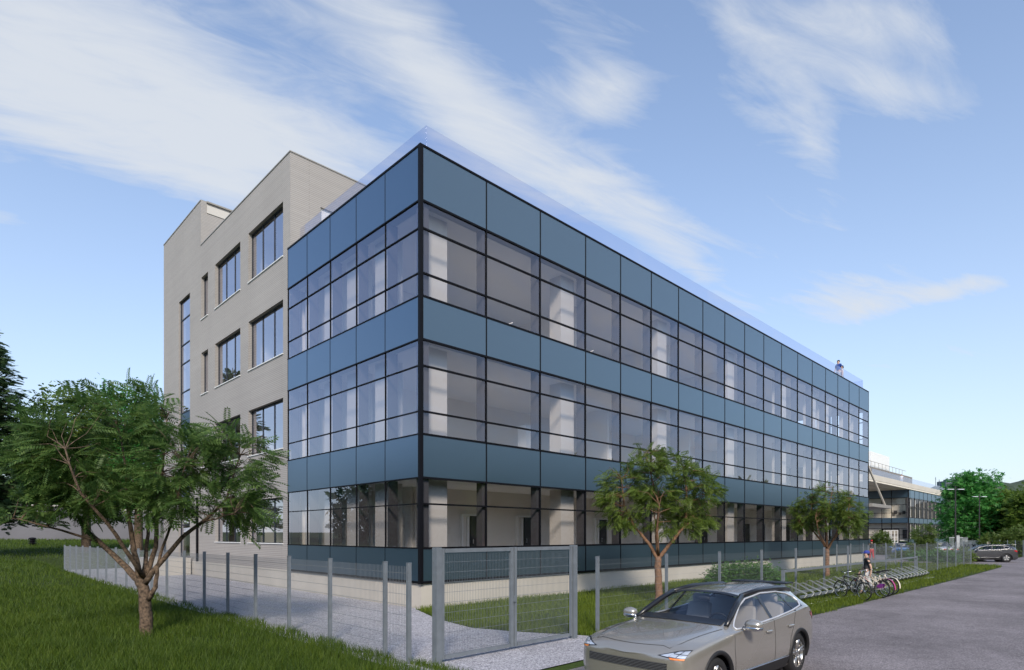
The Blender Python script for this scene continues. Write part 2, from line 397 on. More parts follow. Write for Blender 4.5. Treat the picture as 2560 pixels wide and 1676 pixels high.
BANKS = [(90, 250, 420, 170, 12, 1.05), (480, 270, 380, 190, 25, 1.15), (150, 60, 300, 120, -10, 0.6), (760, 330, 330, 150, 30, 0.9),
         (1040, 130, 330, 110, 38, 0.75), (1220, 330, 330, 110, 40, 0.95), (1500, 240, 120, 70, 10, 0.85), (1570, 520, 330, 85, 38, 0.9), (1720, 660, 260, 60, 40, 0.5),
         (1880, 150, 260, 80, 62, 0.85), (2050, 330, 150, 45, 70, 0.4), (2180, 60, 170, 70, 10, 0.75), (2230, 240, 170, 55, 20, 0.7),
         (30, 560, 150, 35, 14, 0.8), (2120, 740, 170, 60, -8, 0.85), (2400, 720, 240, 36, -14, 0.9), (2540, 450, 120, 60, -10, 0.5), (2360, 1045, 140, 20, -4, 0.8), (2250, 900, 240, 40, -5, 0.5),
         (560, 470, 160, 60, 20, 0.5), (1700, 400, 420, 200, 45, 0.30), (2080, 620, 360, 150, 20, 0.34), (2300, 200, 320, 160, 20, 0.26), (1560, 80, 240, 90, 30, 0.4), (2480, 850, 200, 80, -10, 0.35), (1380, 60, 160, 50, 30, 0.35)]
tot = None
for b in BANKS:
    o_ = bank(*b); tot = o_ if tot is None else mth('ADD', tot, o_)
sx = N(nt, 'ShaderNodeSeparateXYZ'); nt.links.new(tc.outputs['Generated'], sx.inputs[0])
dz = mth('ADD', mth('MAXIMUM', sx.outputs['Z'], 0.0), 0.12)
ux = mth('DIVIDE', mth('ADD', mth('MULTIPLY', sx.outputs['X'], 0.94), mth('MULTIPLY', sx.outputs['Y'], -0.34)), dz)
uy = mth('DIVIDE', mth('ADD', mth('MULTIPLY', sx.outputs['X'], 0.34), mth('MULTIPLY', sx.outputs['Y'], 0.94)), dz)
cb = N(nt, 'ShaderNodeCombineXYZ'); nt.links.new(mth('MULTIPLY', ux, 0.9), cb.inputs[0]); nt.links.new(mth('MULTIPLY', uy, 2.9), cb.inputs[1])
n1 = N(nt, 'ShaderNodeTexNoise'); n1.inputs['Scale'].default_value = 1.6; n1.inputs['Detail'].default_value = 9; n1.inputs['Roughness'].default_value = 0.55; n1.inputs['Distortion'].default_value = 0.7
nt.links.new(cb.outputs[0], n1.inputs['Vector'])
n2 = N(nt, 'ShaderNodeTexNoise'); n2.inputs['Scale'].default_value = 0.55; n2.inputs['Detail'].default_value = 3
nt.links.new(cb.outputs[0], n2.inputs['Vector'])
# unseen cloud added behind the viewpoint, for what the glass mirrors
fdot = vdot((CA, SA, 0.0))
behind = mth('MULTIPLY', mth('SUBTRACT', 0.5, fdot), 0.55); behind = mth('MAXIMUM', mth('MINIMUM', behind, 0.30), 0.0)
n3 = N(nt, 'ShaderNodeTexNoise'); n3.inputs['Scale'].default_value = 4.2; n3.inputs['Detail'].default_value = 10; n3.inputs['Roughness'].default_value = 0.62; n3.inputs['Distortion'].default_value = 1.2
nt.links.new(cb.outputs[0], n3.inputs['Vector'])
veil = mth('MULTIPLY', mth('MINIMUM', mth('MAXIMUM', mth('MULTIPLY', sx.outputs['Y'], -2.0), 0.0), 1.0), mth('MINIMUM', mth('MAXIMUM', mth('ADD', sx.outputs['X'], 0.5), 0.0), 1.0))  # added cloud veil out of view, greys the reflections on the long front
cov = mth('ADD', mth('ADD', tot, behind), mth('MULTIPLY', veil, 0.75))
gate = mth('MINIMUM', mth('MULTIPLY', cov, 2.2), 1.0)
cov = mth('ADD', mth('MULTIPLY', cov, 0.95), mth('MULTIPLY', gate, mth('ADD', mth('MULTIPLY', mth('SUBTRACT', n1.outputs['Fac'], 0.5), 2.3), mth('MULTIPLY', mth('SUBTRACT', n3.outputs['Fac'], 0.5), 1.25))))
cov = mth('ADD', cov, mth('MULTIPLY', mth('SUBTRACT', n2.outputs['Fac'], 0.45), 0.5))
mr = N(nt, 'ShaderNodeMapRange', interpolation_type='SMOOTHSTEP'); mr.inputs['From Min'].default_value = 0.02; mr.inputs['From Max'].default_value = 1.75; mr.inputs['To Max'].default_value = 0.92
nt.links.new(cov, mr.inputs['Value'])
# a pale milky band low over the horizon
low = mth('MULTIPLY', mth('POWER', 2.71828, mth('MULTIPLY', mth('MAXIMUM', sx.outputs['Z'], 0.0), -2.7)), mth('MULTIPLY_ADD', mth('MAXIMUM', mth('MINIMUM', fdot, 0.5), -0.1), 1.0, 0.38))
fac = mth('MINIMUM', mth('MAXIMUM', mth('MAXIMUM', mr.outputs['Result'], low), 0.05), 0.95)
mx = N(nt, 'ShaderNodeMixShader'); nt.links.new(fac, mx.inputs['Fac']); nt.links.new(bg1.outputs[0], mx.inputs[1]); nt.links.new(bg2.outputs[0], mx.inputs[2])
nt.links.new(mx.outputs[0], out.inputs['Surface'])

sd = Vector((math.cos(SUN_EL) * math.cos(SUN_AZ), math.cos(SUN_EL) * math.sin(SUN_AZ), math.sin(SUN_EL)))
sl = bpy.data.lights.new('sun', 'SUN'); sl.energy = 1.8; sl.angle = R(11); sl.color = (1.0, 0.90, 0.77)
so = bpy.data.objects.new('sun', sl); COL.objects.link(so); so.rotation_euler = sd.to_track_quat('Z', 'Y').to_euler()

cd = bpy.data.cameras.new('camera'); cam = bpy.data.objects.new('camera', cd); COL.objects.link(cam)
cam.location = (CX, CY, CAMH); cam.rotation_euler = (math.pi / 2, 0, math.atan2(-CA, SA))
cd.sensor_width = 36; cd.lens = F / 2560 * 36; cd.shift_y = (HZ - 838) / 2560; cd.clip_end = 6000; cd.clip_start = 0.1
S.camera = cam
S.view_settings.view_transform = 'Standard'; S.view_settings.look = 'None'; S.view_settings.exposure = 1.05; S.view_settings.gamma = 1.0
S.render.engine = 'CYCLES'
S.cycles.use_denoising = True
try: S.cycles.denoiser = 'OPENIMAGEDENOISE'
except Exception: pass
S.cycles.max_bounces = 9; S.cycles.transparent_max_bounces = 24; S.cycles.diffuse_bounces = 4; S.cycles.glossy_bounces = 5
S.cycles.sample_clamp_indirect = 6.0
S.cycles.caustics_reflective = False; S.cycles.caustics_refractive = False
# ---------------------------------------------------------------- the big glass and brick building
B = thing('office_building', 'four storey office building with blue glass curtain walls and a grey brick block', 'building')
XM = [0, 2.85, 5.66, 8.45, 10.95, 13.45, 15.95, 18.45, 20.97, 23.5, 26.2, 28.97, 31.75, 34.5, 37.25, 40.0, 42.75, 45.4, 48.1]
YM = [0, 2.09, 4.05, 6.06, 8.06, 9.95]
XE, YE = 48.1, 9.95
ZT = 14.98
FLOORS = [(1.96, 4.25, [3.40]), (5.66, 8.73, [6.40, 7.88]), (10.13, 13.22, [10.88, 12.33])]
BANDS = [(0.82, 1.96), (4.25, 5.66), (8.73, 10.13), (13.22, ZT)]

MB().box(0.06, 48.04, 0.06, 29.72, -0.4, 0.82).build('plinth', 'concrete', B)
MB().box(0.25, 47.9, 0.25, 9.9, 14.40, 14.86).build('roof', 'roof_felt', B)

fr = MB(); fins = MB()
def vline_x(x, wd, z0, z1):      # slim black mullions, capped proud of the glass
    fr.box(x - wd / 2, x + wd / 2, -0.014, 0.06, z0, z1)
def vline_y(y, wd, z0, z1):
    fr.box(-0.010, 0.06, y - wd / 2, y + wd / 2, z0, z1)
for i, x in enumerate(XM):
    if i == 0: continue
    wd = 0.046
    vline_x(min(x, XE - 0.03), wd, 0.82, ZT + 0.002)
    for (z0, z1, tr) in FLOORS:
        xx = min(x, XE - 0.12)
        fins.box(xx - 0.10, xx + 0.05, 0.10, 0.42, z0 - 0.03, z1 + 0.03)
for j, y in enumerate(YM):
    if j == 0: continue
    vline_y(min(y, YE - 0.03), 0.014, 0.82, ZT + 0.001)
    for (z0, z1, tr) in FLOORS:
        yy = min(y, YE - 0.12)
        fins.box(0.14, 0.50, yy - 0.03, yy + 0.07, z0 - 0.03, z1 + 0.03)
for (z0, z1, tr) in FLOORS:
    fins.box(0.10, 0.40, 0.10, 0.36, z0 - 0.03, z1 + 0.03)
fr.box(-0.045, 0.08, -0.045, 0.08, 0.80, ZT + 0.03)                      # the corner post
zl = sorted(set([z for f in FLOORS for z in (f[0], f[1])]))
for z in zl:
    fr.box(0.08, XE - 0.003, -0.024, 0.062, z - 0.032, z + 0.032)
    fr.box(-0.020, 0.062, 0.08, YE - 0.003, z - 0.020, z + 0.020)
for zc, hh in ((0.84, 0.05), (ZT, 0.045)):
    fr.box(0.08, XE, -0.027, 0.10, zc - hh / 2, zc + hh)
    fr.box(-0.023, 0.10, 0.08, YE, zc - hh / 2, zc + hh)
fr.build('curtain_wall_frame', 'black_frame', B)
fins.build('mullion_fins', 'fin_grey', B)

for z0, z1 in BANDS:                                                       # opaque blue glass panels
    for a, b in zip(XM[:-1], XM[1:]):
        MB().box(a + 0.008, b - 0.008, 0.0, 0.05, z0 + 0.006, z1 - 0.006).build('spandrel_panel', 'blue_spandrel', B)
    for a, b in zip(YM[:-1], YM[1:]):
        MB().box(0.0, 0.05, a + 0.008 + (0.05 if a == 0 else 0), b - 0.008, z0 + 0.006, z1 - 0.006).build('spandrel_panel', 'end_spandrel', B)
def pane_x(a, b, zs, par):
    m = MB()
    for p, q in zip(zs[:-1], zs[1:]): m.quad((a, 0.02, p), (b, 0.02, p), (b, 0.02, q), (a, 0.02, q))
    return m.build('window', 'window_glass', par)
for z0, z1, tr in FLOORS:
    zs = [z0] + tr + [z1]
    for a, b in zip(XM[:-1], XM[1:]):
        wd = pane_x(a + 0.03, b - 0.03, zs, B)
        for z in tr: MB().box(a + 0.03, b - 0.03, -0.018, 0.058, z - 0.028, z + 0.028).build('transom', 'black_frame', wd)
    for a, b in zip(YM[:-1], YM[1:]):
        m = MB()
        for p, q in zip(zs[:-1], zs[1:]): m.quad((0.02, a + 0.02, p), (0.02, b - 0.02, p), (0.02, b - 0.02, q), (0.02, a + 0.02, q))
        wd = m.build('window', 'side_glass', B)
        for z in tr: MB().box(-0.015, 0.058, a + 0.02 + (0.1 if a == 0 else 0), b - 0.02, z - 0.017, z + 0.017).build('transom', 'black_frame', wd)

# inside: floors, ceilings, walls, columns, doors
for z0, z1 in ((0.7, 1.05), (4.32, 5.05), (8.80, 9.55), (13.30, 14.35)):
    MB().box(0.45, 47.95, 0.44, 9.8, z0, z1 - 0.02).build('floor_slab', 'floor_vinyl', B)
for z in (4.30, 8.78, 13.27):
    MB().box(0.44, 47.96, 0.43, 9.82, z - 0.02, z - 0.004).build('ceiling', 'ceiling_paint', B)
DEP = {0: 3.6, 1: 6.2, 2: 6.6}
FZ = [(1.05, 4.28), (5.05, 8.76), (9.55, 13.25)]
for k, (z0, z1) in enumerate(FZ):
    d = DEP[k]
    m = MB()
    m.box(d, 46.5, d, d + 0.12, z0 - 0.02, z1)
    dl = (2.2, 2.6, 2.6)[k]
    m.box(dl, dl + 0.12, d + 0.12, 9.8, z0 - 0.02, z1); m.box(dl + 0.12, d, d, d + 0.118, z0 - 0.02, z1)
    if k > 0:
        for xw, in ((13.2,), (21.3,), (31.6,)) if k == 1 else ((10.7,), (18.9,), (26.4,), (37.4,)):
            m.box(xw, xw + 0.14, 2.4, d, z0 - 0.02, z1 + (0.0))
    m.build('interior_wall', 'wall_paint', B)
for xc in (1.15, 8.0, 15.4, 23.0, 30.9, 36.6, 39.4, 44.8):
    for z0, z1 in FZ: MB().box(xc - 0.42, xc + 0.42, 0.62, 1.25, z0 - 0.02, z1).build('column', 'column_paint', B)
for yc in (3.5, 5.6, 7.5, 9.3):
    for z0, z1 in FZ[:1] + FZ[1:]: MB().box(0.65, 1.25, yc - 0.62, yc + 0.30, z0 - 0.02, z1).build('column', 'column_paint', B)
MB().box(47.0, 47.12, 0.5, 1.3, 1.0, 13.25).build('column', 'column_paint', B)
e = MB()                                                                    # the far end wall with its openings
for z0, z1 in BANDS: e.box(48.02, XE, 0.06, 9.9, z0, z1)
for yy in (0.08, 1.6, 3.1, 4.6, 6.1, 7.6, 9.7):
    e.box(48.0, XE - 0.004, yy, yy + 0.16, 0.83, ZT - 0.05)
for z0, z1, tr in FLOORS:
    for z in tr: e.box(48.03, XE - 0.008, 0.1, 9.8, z - 0.05, z + 0.05)
e.build('end_wall', 'fin_grey', B)
def door_x(x, wd=1.0, leaf=0.55, h=2.15):
    y = DEP[0]
    d = MB().box(x + (wd - leaf), x + wd, y - 0.10, y - 0.04, 1.04, 1.04 + h).build('door', 'dark_door', B)
    f = MB(); f.box(x - 0.07, x, y - 0.16, y - 0.002, 1.04, 1.10 + h); f.box(x + wd, x + wd + 0.07, y - 0.16, y - 0.002, 1.04, 1.10 + h)
    f.box(x, x + wd, y - 0.16, y - 0.002, 1.05 + h, 1.11 + h); f.box(x + 0.28, x + 0.38, y - 0.08, y - 0.003, 1.04, 1.0 + h)
    f.build('door_frame', 'white_paint', d)
    MB().box(x + wd - leaf + 0.08, x + wd - leaf + 0.12, y - 0.16, y - 0.10, 2.02, 2.22).build('handle', 'steel', d)
def door_y(y, wd=1.0, leaf=0.6, h=2.15):
    x = 2.2
    d = MB().box(x - 0.10, x - 0.04, y, y + leaf, 1.04, 1.04 + h).build('door', 'dark_door', B)
    f = MB(); f.box(x - 0.16, x - 0.002, y - 0.07, y, 1.04, 1.10 + h); f.box(x - 0.16, x - 0.002, y + wd, y + wd + 0.07, 1.04, 1.10 + h)
    f.box(x - 0.16, x - 0.002, y, y + wd, 1.05 + h, 1.11 + h)
    f.build('door_frame', 'white_paint', d)
    MB().box(x - 0.16, x - 0.10, y + leaf - 0.12, y + leaf - 0.08, 2.02, 2.22).build('handle', 'steel', d)
for x in (4.65, 7.9, 13.6, 24.6): door_x(x)
for x in (31.0, 33.6, 38.5): door_x(x, 1.0, 1.0)
for y in (4.2, 8.1): door_y(y)

# furniture that stands on the floors behind the glass
def cabinet(x, y, z, wx, wy, h, label, cat='cabinet'):
    t = thing('office_cabinet', label, cat, (x, y, z))
    MB().box(-wx / 2, wx / 2, -wy / 2, wy / 2, 0.05, h).build('carcass', 'white_paint', t, bevel=0.01)
    for s in (-1, 1):
        dd = MB().box(s * wx / 4 - wx / 4 + 0.012, s * wx / 4 + wx / 4 - 0.012, -wy / 2 - 0.02, -wy / 2 - 0.002, 0.08, h - 0.03).build('door', 'white_paint', t)
        MB().box(s * 0.06 - 0.01, s * 0.06 + 0.01, -wy / 2 - 0.045, -wy / 2 - 0.02, h * 0.5, h * 0.5 + 0.16).build('handle', 'steel', dd)
    MB().box(-wx / 2 + 0.03, wx / 2 - 0.03, -wy / 2 + 0.04, wy / 2 - 0.02, 0, 0.05).build('plinth', 'fin_grey', t)
cabinet(7.6, 2.6, 5.03, 0.7, 0.5, 2.15, 'tall white cabinet on the middle floor, nearest the building corner')
cabinet(13.75, 2.7, 5.03, 0.8, 0.5, 1.75, 'tall white cabinet on the middle floor, beside a partition and above the first lawn tree')
cabinet(22.0, 2.4, 5.03, 0.8, 0.5, 2.0, 'tall white cabinet on the middle floor, farthest from the building corner')
def counter(x, y, z, wx, label):
    t = thing('office_counter', label, 'counter', (x, y, z))
    MB().box(-wx / 2, wx / 2, -0.35, 0.35, 0.70, 0.75).build('worktop', 'white_paint', t)
    MB().box(-wx / 2 + 0.04, wx / 2 - 0.04, -0.30, 0.33, 0.0, 0.70).build('base', 'white_paint', t)
counter(9.4, 2.1, 5.03, 2.4, 'low white counter on the middle floor next to the nearest tall cabinet')
counter(15.6, 2.2, 5.03, 2.2, 'low white counter on the middle floor past the partition wall')
def desk(x, y, z, label):
    t = thing('drawing_desk', label, 'desk', (x, y, z))
    MB().box(-1.0, 1.0, -0.45, 0.45, 0.83, 0.88).build('desktop', 'wall_paint', t)
    for sx in (-0.9, 0.9):
        for sy in (-0.38, 0.38): MB().box(sx - 0.03, sx + 0.03, sy - 0.03, sy + 0.03, 0, 0.83).build('leg', 'wall_paint', t)
    MB().tube([(0.3, 0.2, .88), (0.25, 0.1, 1.05), (0.45, -0.1, 1.15)], 0.02, 6).build('lamp_arm', 'wall_paint', t)
desk(4.6, 1.0, 9.56, 'white desk with a small lamp on the top floor, nearest the building corner')
desk(9.7, 1.0, 9.56, 'white desk with a small lamp on the top floor, beyond the second column')

# glass balustrade round the roof terrace
bal = MB()
def pane_run(p, q, n, z0, z1, th=0.02):
    for i in range(n):
        a = Vector(p).lerp(Vector(q), i / n); b = Vector(p).lerp(Vector(q), (i + 1) / n)
        g = (b - a).normalized() * 0.006
        bal.obox(a + g, b - g, th, z0, z1)
def glazed(p, q, n):
    for o_ in (0.0, 0.02):
        bal.quad((p[0] + n[0] * o_, p[1] + n[1] * o_, 14.87), (q[0] + n[0] * o_, q[1] + n[1] * o_, 14.87), (q[0] + n[0] * o_, q[1] + n[1] * o_, 15.97), (p[0] + n[0] * o_, p[1] + n[1] * o_, 15.97))
    bal.quad((p[0], p[1], 15.97), (q[0], q[1], 15.97), (q[0] + n[0] * .02, q[1] + n[1] * .02, 15.97), (p[0] + n[0] * .02, p[1] + n[1] * .02, 15.97))
glazed((0.45, 0.31), (47.6, 0.31), (0, 1)); glazed((0.45, 0.315), (0.45, 9.7), (1, 0)); glazed((47.6, 0.315), (47.6, 9.7), (-1, 0))
bal.build('balustrade', 'balustrade_glass', B)

# ---- the grey brick block
XB, Y0, Y1, YT = 0.12, 9.95, 29.72, 22.03
ZB, ZTT = 19.35, 22.0
wins = []
for z0, z1 in ((14.95, 17.45), (10.55, 13.03), (6.28, 8.58), (1.97, 4.10)):
    wins.append((10.70, 14.78, z0, z1, 2)); wins.append((15.86, 19.62, z0, z1, 2))
    if z0 > 3: wins.append((20.80, 21.98, z0, z1, 0))
STRIP = (24.08, 26.35, 0.98, 17.2)
holes = [w_[:4] for w_ in wins] + [STRIP]
us = sorted(set([Y0, YT, Y1] + [h for w_ in holes for h in w_[:2]])); zs = sorted(set([0.82, ZB, ZTT] + [h for w_ in holes for h in w_[2:]]))
bw = MB()
for ua, ub in zip(us[:-1], us[1:]):
    for za, zb in zip(zs[:-1], zs[1:]):
        uc, zc = (ua + ub) / 2, (za + zb) / 2
        if any(h[0] < uc < h[1] and h[2] < zc < h[3] for h in holes): continue
        if zc > ZB and uc < YT: continue
        bw.quad((XB, ub, za), (XB, ua, za), (XB, ua, zb), (XB, ub, zb))
RV = 0.42
for (a, b, z0, z1) in holes:
    bw.quad((XB, a, z0), (XB + RV, a, z0), (XB + RV, a, z1), (XB, a, z1)); bw.quad((XB, b, z0), (XB + RV, b, z0), (XB + RV, b, z1), (XB, b, z1))
    bw.quad((XB, a, z1), (XB, b, z1), (XB + RV, b, z1), (XB + RV, a, z1)); bw.quad((XB, a, z0), (XB, b, z0), (XB + RV, b, z0), (XB + RV, a, z0))
# the terrace side, with one window
TW = (1.55, 4.0, 15.1, 17.45)
xs = [XB, TW[0], TW[1], 30.0]; zz = [13.0, TW[2], TW[3], ZB]
for xa, xb in zip(xs[:-1], xs[1:]):
    for za, zb in zip(zz[:-1], zz[1:]):
        if TW[0] < (xa + xb) / 2 < TW[1] and TW[2] < (za + zb) / 2 < TW[3]: continue
        bw.quad((xa, Y0, za), (xb, Y0, za), (xb, Y0, zb), (xa, Y0, zb))
a, b, z0, z1 = TW
bw.quad((a, Y0, z0), (a, Y0 + RV, z0), (a, Y0 + RV, z1), (a, Y0, z1)); bw.quad((b, Y0, z0), (b, Y0 + RV, z0), (b, Y0 + RV, z1), (b, Y0, z1))
bw.quad((a, Y0, z1), (b, Y0, z1), (b, Y0 + RV, z1), (a, Y0 + RV, z1)); bw.quad((a, Y0, z0), (b, Y0, z0), (b, Y0 + RV, z0), (a, Y0 + RV, z0))
bw.quad((XB, YT, ZB), (14.0, YT, ZB), (14.0, YT, ZTT), (XB, YT, ZTT))
bw.quad((XB, Y1, 0.82), (30, Y1, 0.82), (30, Y1, ZB), (XB, Y1, ZB)); bw.quad((XB, Y1, ZB), (14, Y1, ZB), (14, Y1, ZTT), (XB, Y1, ZTT))
bw.quad((30, Y0, 0.82), (30, Y1, 0.82), (30, Y1, ZB), (30, Y0, ZB)); bw.quad((14, YT, ZB), (14, Y1, ZB), (14, Y1, ZTT), (14, YT, ZTT))
bw.build('brick_wall', 'grey_brick', B)
MB().box(XB + 0.03, 29.97, Y0 + 0.03, YT - 0.02, ZB - 0.5, ZB - 0.10).build('roof', 'roof_felt', B)
MB().box(XB + 0.02, 13.98, YT + 0.02, Y1 - 0.02, ZTT - 0.3, ZTT - 0.06).build('roof', 'roof_felt', B)
cp = MB(); cp.box(XB - 0.03, XB + 0.3, Y0 - 0.03, YT - 0.002, ZB, ZB + 0.05); cp.box(XB + 0.3, 30, Y0 - 0.03, Y0 + 0.3, ZB, ZB + 0.05)
cp.box(XB - 0.03, XB + 0.3, YT + 0.0, Y1, ZTT, ZTT + 0.06); cp.box(XB + 0.3, 14.0, YT - 0.10, YT + 0.3, ZTT - 0.03, ZTT + 0.055)
cp.build('coping', 'coping', B)
MB().box(0.45, 13.9, YT - 0.04, YT - 0.003, ZTT - 0.62, ZTT - 0.16).build('fascia', 'column_paint', B)
fl = MB(); fl.box(1.2, 1.75, 28.6, 29.1, ZTT - 0.1, ZTT + 1.2); fl.build('flue', 'white_paint', B)

def brick_window(a, b, z0, z1, nm):
    x = XB + RV - 0.22
    wd = MB().quad((x, b, z0), (x, a, z0), (x, a, z1), (x, b, z1)).build('window', 'brick_glass', B)
    f = MB()
    for y in [a + 0.035, b - 0.035] + [a + (b - a) * (i + 1) / (nm + 1) for i in range(nm)]: f.box(x - 0.03, x + 0.06, y - 0.022, y + 0.022, z0 + 0.002, z1 - 0.002)
    f.box(x - 0.047, x + 0.057, a + 0.07, b - 0.07, z1 - 0.055, z1 - 0.003); f.box(x - 0.047, x + 0.057, a + 0.07, b - 0.07, z0 + 0.004, z0 + 0.055)
    f.build('frame', 'window_frame', wd)
    if nm or b - a > 1: MB().box(XB - 0.05, XB + RV - 0.28, a - 0.03, b + 0.03, z0 - 0.005, z0 + 0.035).build('sill', 'white_paint', wd)
for w_ in wins: brick_window(*w_)
x = XB + RV - 0.28
zsx = [0.98, 3.0, 4.2, 5.7, 7.0, 8.7, 10.1, 11.4, 13.2, 14.4, 16.0, 17.2]
y0_, y1_ = STRIP[0] + 0.07, STRIP[1] - 0.07
for zz_ in ([0.98, 3.0, 4.2], [5.7, 7.0, 8.7], [10.1, 11.4, 13.2, 14.4, 16.0, 17.2]):
    sw = MB()
    for za, zb in zip(zz_[:-1], zz_[1:]): sw.quad((x, y1_, za), (x, y0_, za), (x, y0_, zb), (x, y1_, zb))
    sw = sw.build('stair_window', 'brick_glass', B)
    f = MB()
    for z in zz_: f.box(x - 0.03, x + 0.06, y0_, y1_, z - 0.035, z + 0.035)
    for y in (STRIP[0] + 0.035, STRIP[1] - 0.035): f.box(x - 0.032, x + 0.062, y - 0.035, y + 0.035, zz_[0], zz_[-1] + (0.0 if zz_[-1] > 17 else 1.4))
    f.build('frame', 'window_frame', sw)
for za, zb in ((4.2, 5.7), (8.7, 10.1)): MB().box(x - 0.01, x + 0.03, y0_ + 0.005, y1_ - 0.005, za + 0.04, zb - 0.04).build('spandrel_panel', 'end_spandrel', B)
tw = MB().quad((a, Y0 + 0.32, z0), (b, Y0 + 0.32, z0), (b, Y0 + 0.32, z1), (a, Y0 + 0.32, z1)).build('window', 'brick_glass', B)
f = MB()
for q in (a + 0.04, (a + b) / 2, b - 0.04): f.box(q - 0.04, q + 0.04, Y0 + 0.27, Y0 + 0.37, z0 + 0.002, z1 - 0.002)
f.build('frame', 'window_frame', tw)
# rooms behind the brick windows
for z0, z1 in ((1.0, 4.3), (5.3, 8.75), (9.6, 13.2), (14.0, 17.6)):
    m = MB(); m.box(2.6, 2.7, Y0 + 0.2, 22.4, z0, z1); m.box(0.7, 4.4, 15.25, 15.4, z0, z1); m.box(0.7, 4.4, 22.3, 22.4, z0, z1)
    m.box(0.7, 4.4, Y0 + 0.1, Y0 + 0.2, z0, z1); m.build('interior_wall', 'wall_paint', B)
    MB().box(0.65, 4.5, Y0 + 0.15, 22.4, z1, z1 + 0.1).build('ceiling', 'ceiling_paint', B)
    MB().box(0.65, 4.5, Y0 + 0.15, 22.4, z0 - 0.2, z0).build('floor_slab', 'floor_vinyl', B)
    MB().box(1.4, 1.8, 13.2, 13.6, z0 + 0.002, z1 - 0.002).build('column', 'column_paint', B)
    MB().box(1.4, 1.8, 18.0, 18.4, z0 + 0.002, z1 - 0.002).build('column', 'column_paint', B)
m = MB(); m.box(2.2, 2.3, 22.6, 29.0, 0.8, 21.0); m.box(0.8, 3.2, 29.0, 29.1, 0.8, 21.0); m.box(0.8, 3.2, 22.5, 22.6, 0.8, 21.0); m.build('interior_wall', 'wall_paint', B)
st = MB()
for k, zb in enumerate((1.0, 5.4, 9.8, 13.8)):
    for i in range(12):
        q = 22.9 + i * 0.42 if k % 2 == 0 else 28.0 - i * 0.42
        st.box(0.95, 2.1, q, q + 0.42, zb + i * 0.33 - 0.25, zb + i * 0.33 + 0.08)
st.build('staircase', 'white_paint', B)
MB().box(XB - 0.10, XB - 0.005, 22.45, 22.62, 0.83, 4.6).build('downpipe', 'black_frame', B)

# canopy on the far end wall, hung from a strut
MB().box(48.11, 54.2, -0.3, 8.5, 4.86, 5.16).build('canopy', 'coping', B, bevel=0.02)
MB().tube([(48.1, 0.05, 8.45), (53.4, 0.05, 5.16)], 0.09, 10).build('strut', 'fascia_board', B)
MB().box(48.1, 48.25, 0.3, 9.9, 8.2, 8.9).build('tie_beam', 'fin_grey', B)

# landing and steps at the foot of the brick block
t = thing('entrance_steps', 'concrete entrance landing with steps and a sloping white handrail beside the brick wall', 'steps', (-1.4, 25.0, 0.0))
MB().box(-0.9, 1.38, -1.6, 2.2, -0.1, 1.0).build('landing', 'concrete', t)
m = MB()
for i in range(6): m.box(-0.9, 1.38, 2.2 + i * 0.3, 2.5 + i * 0.3, -0.1, 0.84 - i * 0.16)
m.build('step', 'concrete', t)
MB().box(0.9, 1.36, 4.0, 4.2, 0, 2.35).build('screen_wall', 'retaining_concrete', t)
MB().tube([(-0.88, 3.9, 0.9), (-0.88, 2.2, 1.95), (-0.88, -0.2, 1.95)][:2], 0.05, 8).build('handrail', 'white_paint', t)
MB().tube([(-0.88, 2.3, 0.8), (-0.88, 2.3, 1.9)], 0.025, 8).build('post', 'white_paint', t)
t = thing('barrier_frame', 'small orange tube barrier beside the landing behind the mesh fence', 'barrier', tuple(at(408, 42, 0.0)), AA - math.pi / 2)
MB().tube([(-0.19, 0, 0), (-0.19, 0, 0.85), (0.19, 0, 0.85), (0.19, 0, 0)], 0.035, 8).build('frame', 'orange_paint', t)
MB().tube([(-0.18, 0, 0.42), (0.18, 0, 0.42)], 0.03, 8).build('crossbar', 'orange_paint', t)

# ---------------------------------------------------------------- the two storey building beyond
fx, fy = 112.5, 10.95
Q = thing('far_office_building', 'two storey glass office building with a beige overhanging roof beyond the parked cars', 'building', (fx, fy, 0))
FB = [(0.85, 1.65), (4.47, 5.4), (8.95, 10.33)]; FW = [(1.65, 4.47), (5.4, 8.95)]
FX = [0.0] + [0.9 + 3.35 * i for i in range(10)]; FYM = [0.0, 2.63, 4.15, 7.2, 10.2, 13.2]
MB().box(0.05, 31.0, 0.05, 16.0, -0.5, 0.85).build('plinth', 'beige_stone', Q)
for z0, z1 in FB:
    for a, b in zip(FX[:-1], FX[1:]): MB().box(a + 0.02, b - 0.02, 0, 0.06, z0, z1).build('spandrel_panel', 'blue_spandrel', Q)
    for a, b in zip(FYM[:-1], FYM[1:]):
        if z0 < 1 and 1.4 < b < 4.3: continue
        MB().box(0, 0.06, a + 0.08, b - 0.02, z0, z1).build('spandrel_panel', 'end_spandrel', Q)
m = MB()
for x_ in FX[1:]: m.box(x_ - 0.03, x_ + 0.03, -0.03, 0.1, 0.85, 10.33)
for y_ in FYM: m.box(-0.03, 0.1, y_ - 0.05, y_ + 0.05, 0.85, 10.33)
m.box(-0.04, 0.12, -0.04, 0.12, 0.85, 10.34)
for z0, z1 in FW: m.box(0.1, 31, -0.025, 0.09, z0 - 0.04, z0 + 0.04); m.box(-0.025, 0.09, 4.2, 13.2, z0 - 0.04, z0 + 0.04); m.box(-0.028, 0.092, 0.1, 13.2, z1 - 0.04, z1 + 0.04)
m.build('curtain_wall_frame', 'black_frame', Q)
